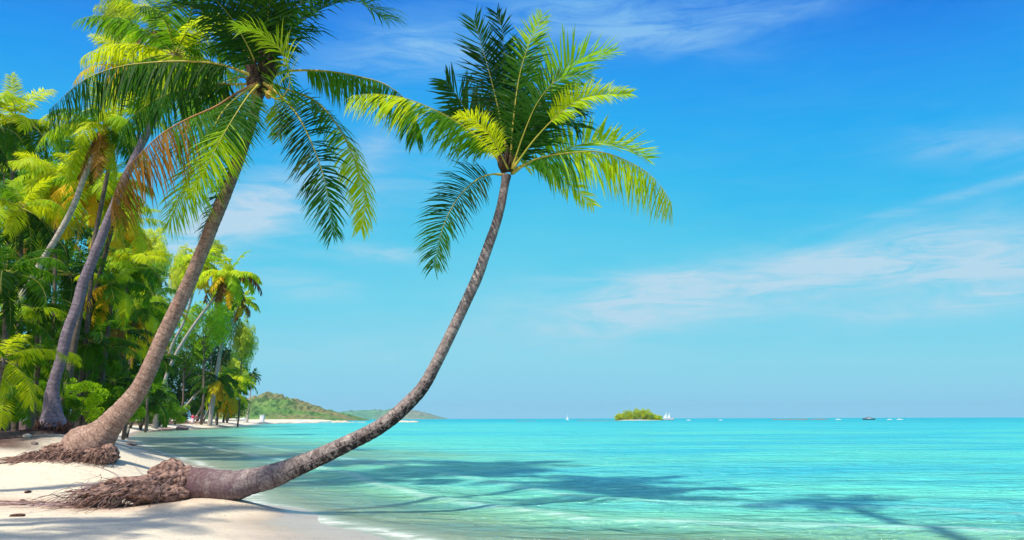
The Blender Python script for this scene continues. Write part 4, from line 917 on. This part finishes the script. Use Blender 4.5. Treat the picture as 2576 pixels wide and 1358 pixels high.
def rockline(px0, px1, Y, h, label, m, seed, n=None, name='reef'):
    x0, x1 = gx(px0, Y), gx(px1, Y); rg = random.Random(seed); mb = MB(); n = n or int((x1 - x0) / (h * 4)) + 2; cx = (x0 + x1) / 2
    for i in range(n):
        X_ = x0 + (x1 - x0) * (i + rg.random()) / n; lump(mb, (X_ - cx, rg.uniform(-3, 3), 0), (h * rg.uniform(2, 5), h * 3, h * rg.uniform(.5, 1.)), seed + i, .2, 10, 6)
    o = mb.build(name, m); o.location = (cx, Y, .0); tag(o, label, 'rocks', 'reefs and rocks')
rockline(1935, 2065, 560, .75, 'long low reddish reef line on the right horizon', M['rock'], 3)
rockline(1450, 1550, 420, .28, 'thin dark reef just above the water left of the green islet', M['rock'], 4)
rockline(1008, 1048, 330, .75, 'pale sandy rocks seen just right of the curved trunk', M['rock_pale'], 5)
rockline(845, 878, 340, .8, 'pale rock heap in the water beyond the end of the spit', M['rock_pale'], 6)
rockline(885, 918, 320, .35, 'low pale sandbar rocks left of the curved trunk', M['rock_pale'], 7)
rockline(1300, 1345, 420, .22, 'thin dark reef right of the curved trunk', M['rock'], 8)

# sand spit reaching into the bay
V = []; nx, ny = 120, 10
for i in range(nx):
    u = i / (nx - 1); px = 600 + u * 290; Yc = 215 + u * 95; wd = 8 * (1 - u) ** .6 + 2.
    for j in range(ny):
        v = j / (ny - 1) * 2 - 1; V.append((gx(px, Yc), Yc + v * wd, (.75 * (1 - u * .75) + .12 * math.sin(u * 31) + .08 * math.sin(u * 83 + v * 3)) * (1 - v * v) ** .7 - .12))
F = [(i * ny + j, (i + 1) * ny + j, (i + 1) * ny + j + 1, i * ny + j + 1) for i in range(nx - 1) for j in range(ny - 1)]
nn_ = len(V); me = np_mesh('beach_spit', np.array(V), np.array(F), M['sand'], True, {'soil': np.zeros(nn_), 'litter': np.zeros(nn_)})
tag(link('beach_spit', me), kind='structure')

# white kiosk on the spit
def on_ground(px, Y): x_ = gx(px, Y); return Vector((x_, Y, gz(x_, Y)))
p = Vector((gx(669, 240), 240, .55)); T = empty('beach_cabin', p, 'small upright white cabin standing on the far sand spit', 'cabin')
mb = MB(); mb.box((0, 0, .95), (1.1, 1.1, 1.9)); mb.build('body', M['white'], T, False)
mb = MB(); mb.box((0, 0, 1.98), (1.3, 1.3, .12)); mb.build('roof', M['white'], T, False)
mb = MB(); mb.box((0, -.57, .85), (.6, .04, 1.5)); mb.build('door', M['whitecloth'], T, False)

# ------------------------------------------------------------------ people strolling by the far grove
def skinned(name, verts, edges, rad, m, parent, sub=1):
    me = bpy.data.meshes.new(name); me.from_pydata(verts, edges, []); o = link(name, me, parent)
    sk_ = o.modifiers.new('skin', 'SKIN')
    if not me.skin_vertices: me.skin_vertices.new(name='')
    for i, r_ in enumerate(rad): me.skin_vertices[0].data[i].radius = (r_, r_)
    me.skin_vertices[0].data[0].use_root = True
    o.modifiers.new('sub', 'SUBSURF').levels = sub; o.modifiers['sub'].render_levels = sub
    me.materials.append(m); return o
def person(px, Y, label, top, low, rz, skirt=False, step=.14):
    T = empty('person', on_ground(px, Y), label, 'person', 'people on the far beach'); T.rotation_euler.z = rz
    V = [(0, 0, .95), (0, 0, 1.15), (0, 0, 1.40), (0, 0, 1.50), (0, .01, 1.58), (0, .01, 1.68),
         (-.1, 0, .90), (-.1, -step, .50), (-.1, -step * .6, .08), (-.1, -step * .6 - .14, .035), (.1, 0, .90), (.1, step * .8, .50), (.1, step * 1.6, .09), (.1, step * 1.6 - .13, .04),
         (-.19, 0, 1.40), (-.24, .05, 1.12), (-.25, -.05, .88), (-.25, -.08, .80), (.19, 0, 1.40), (.24, -.04, 1.12), (.25, -.14, .90), (.25, -.17, .82)]
    E = [(0, 1), (1, 2), (2, 3), (3, 4), (4, 5), (0, 6), (6, 7), (7, 8), (8, 9), (0, 10), (10, 11), (11, 12), (12, 13), (2, 14), (14, 15), (15, 16), (16, 17), (2, 18), (18, 19), (19, 20), (20, 21)]
    Rr = [.14, .13, .14, .055, .085, .08, .085, .058, .038, .035, .085, .058, .038, .035, .055, .04, .028, .035, .055, .04, .028, .035]
    skinned('body', V, E, Rr, M['skin'], T)
    skinned('shirt', [(0, 0, .93), (0, 0, 1.15), (0, 0, 1.41), (-.19, 0, 1.41), (-.23, .03, 1.2), (.19, 0, 1.41), (.23, -.02, 1.2)], [(0, 1), (1, 2), (2, 3), (3, 4), (2, 5), (5, 6)], [.165, .155, .165, .08, .07, .08, .07], top, T)
    if skirt: mb = MB(); mb.tube([(0, 0, 1.0), (0, 0, .8), (0, 0, .5), (0, 0, .32)], [.15, .2, .25, .29], 14, 0); mb.build('skirt', low, T)
    else: skinned('shorts', [(0, 0, .96), (-.1, 0, .86), (-.1, -step * .8, .56), (.1, 0, .86), (.1, step * .7, .56)], [(0, 1), (1, 2), (0, 3), (3, 4)], [.155, .11, .09, .11, .09], low, T)
    mb = MB(); lump(mb, (0, .03, 1.69), (.095, .1, .09), 3, .05, 12, 8); mb.build('hair', M['hair'], T)
person(497, 132, 'person in a bright red top and pale pink skirt on the far beach', M['redcloth'], M['pinkcloth'], .4, True)
person(508, 134, 'person in a dark red top just right of the one in red and pink', M['canopyblue'], M['navycloth'], 1.2)
person(556, 154, 'person in a pale blue shirt and dark shorts on the far beach', M['bluecloth'], M['navycloth'], -.5)

# ------------------------------------------------------------------ rocks, driftwood, cloths and litter on the sand
def rock(px, Y, rx, ry, rz_, label, m, seed, name='boulder', cat='boulder', group='rocks at the water edge', dz=0):
    mb = MB(); lump(mb, (0, 0, rz_ * .35), (rx, ry, rz_), seed, .16, 26, 16, freq=2.2); o = mb.build(name, m); o.location = on_ground(px, Y) + Vector((0, 0, dz)); o.rotation_euler.z = seed
    return tag(o, label, cat, group)
rock(472, 112, .85, .7, .42, 'grey rounded boulder at the far water edge under the slanting trunk', M['rock'], 3)
rock(398, 96, .4, .4, .14, 'small dark stone at the water edge right of the brown trunk', M['rock'], 5)
rock(350, 40, .3, .25, .1, 'small dark stone on sand just right of the brown trunk', M['rock'], 8)
rock(415, 100, .3, .3, .12, 'small pale stone left of the driftwood log', M['rock_pale'], 9)
mb = MB(); P_, R_ = trunk_pts([(-.95, 0, .12, .16), (-.3, .05, .17, .17), (.5, -.04, .18, .16), (1.0, 0, .14, .12)], 40, .08, 9, .2); mb.tube(P_, R_, 12)
o = mb.build('driftwood_log', M['root_grey']); o.location = on_ground(432, 106); tag(o, 'reddish driftwood log lying at the far water edge beside the grey boulder', 'log')
def cloth(px, py, w, h, m, label, seed, Y=22.5):
    n = 14; rg = np.random.RandomState(seed); vs = []; c = at(px, py, Y); g_ = gz(c.x, c.y); A = rg.uniform(2, 5, 6); B = rg.uniform(0, 6, 6)
    for s_ in (.0, -.02):
        for i in range(n):
            for j in range(n):
                u, v = i / (n - 1) - .5, j / (n - 1) - .5
                z_ = h * (1 - (2 * u) ** 2) * (1 - (2 * v) ** 2) * (.6 + .25 * math.sin(A[0] * 4 * u + B[0] + A[1] * v) + .25 * math.sin(A[2] * 3 * v + B[1] - A[3] * 3 * u)) + .02
                vs.append((u * w * (1 + .1 * math.sin(9 * v + B[2])), v * w * .7, z_ + s_))
    fs = []
    for s_ in (0, n * n):
        for i in range(n - 1):
            for j in range(n - 1): q = s_ + i * n + j; fs.append((q, q + n, q + n + 1, q + 1))
    mb = MB(); mb.add(vs, fs); o = mb.build('beach_cloth', m); o.location = (c.x, c.y, g_ + .01); o.rotation_euler.z = seed; tag(o, label, 'cloth', 'cloths heaped at the forest edge')
cloth(8, 1068, .5, .12, M['whitecloth'], 'crumpled white cloth lying at the left edge under the shrub', 1)
cloth(33, 1066, .48, .15, M['magenta'], 'crumpled magenta cloth lying between the white and lilac ones', 2, 22.6)
cloth(56, 1068, .42, .11, M['bluecloth'], 'crumpled lilac-blue cloth right of the magenta one', 3, 22.7)
for i, (px, Y, s_, m_, lab) in enumerate([(348, 30, .09, 'rock_pale', 'small white shell stone on the shaded sand left of the brown trunk'), (262, 24, .07, 'rock_pale', 'small pale stone right of the grey trunk foot'),
      (300, 27, .08, 'rock', 'small brown stone on the shaded sand'), (92, 19.5, .09, 'rock_pale', 'small pale stone below the cloths'), (112, 19.0, .07, 'rock', 'small dark stone below the undercut roots')]):
    rock(px, Y, s_ * 1.3, s_, s_ * .7, lab, M[m_], 30 + i, 'stone', 'stone', 'stones on the sand')
husk = [(150, 1172, 'dry brown husk on the bright sand between the two root masses'), (52, 1198, 'dry dark husk at the left edge beyond the fallen palm roots'), (60, 1222, 'dry leaf scrap beside the outermost root strands'),
        (180, 1238, 'dry leaf scrap on the shaded near sand'), (20, 1170, 'small dry husk at the left edge on the bright sand'), (70, 1238, 'dry leaf scrap at the left on the shaded near sand')]
for i, (px, py, lab) in enumerate(husk):
    q = None
    for it in range(30):
        zt = .2 if q is None else gz(q.x, q.y); q = plane(px, py, zt)
    mb = MB(); lump(mb, (0, 0, .01), (.10, .045, .022), i, .3, 14, 8); o = mb.build('dry_husk', M['root_dark']); o.location = (q.x, q.y, gz(q.x, q.y)); o.rotation_euler.z = i; tag(o, lab, 'husk', 'dry husks and leaf scraps on the sand')

# ------------------------------------------------------------------ sea air
hb = MB(); hb.box((0, 0, 28), (9400, 9400, 76)); hz = hb.build('haze', [], None, False)
m, k = mat('haze_air'); vp = k.n('ShaderNodeVolumePrincipled'); vp.inputs['Color'].default_value = (.5, .82, 1, 1); vp.inputs['Density'].default_value = .00008; vp.inputs['Anisotropy'].default_value = .2
o_ = k.n('ShaderNodeOutputMaterial'); k.t.links.new(vp.outputs[0], o_.inputs['Volume']); hz.data.materials.append(m); tag(hz, kind='stuff')
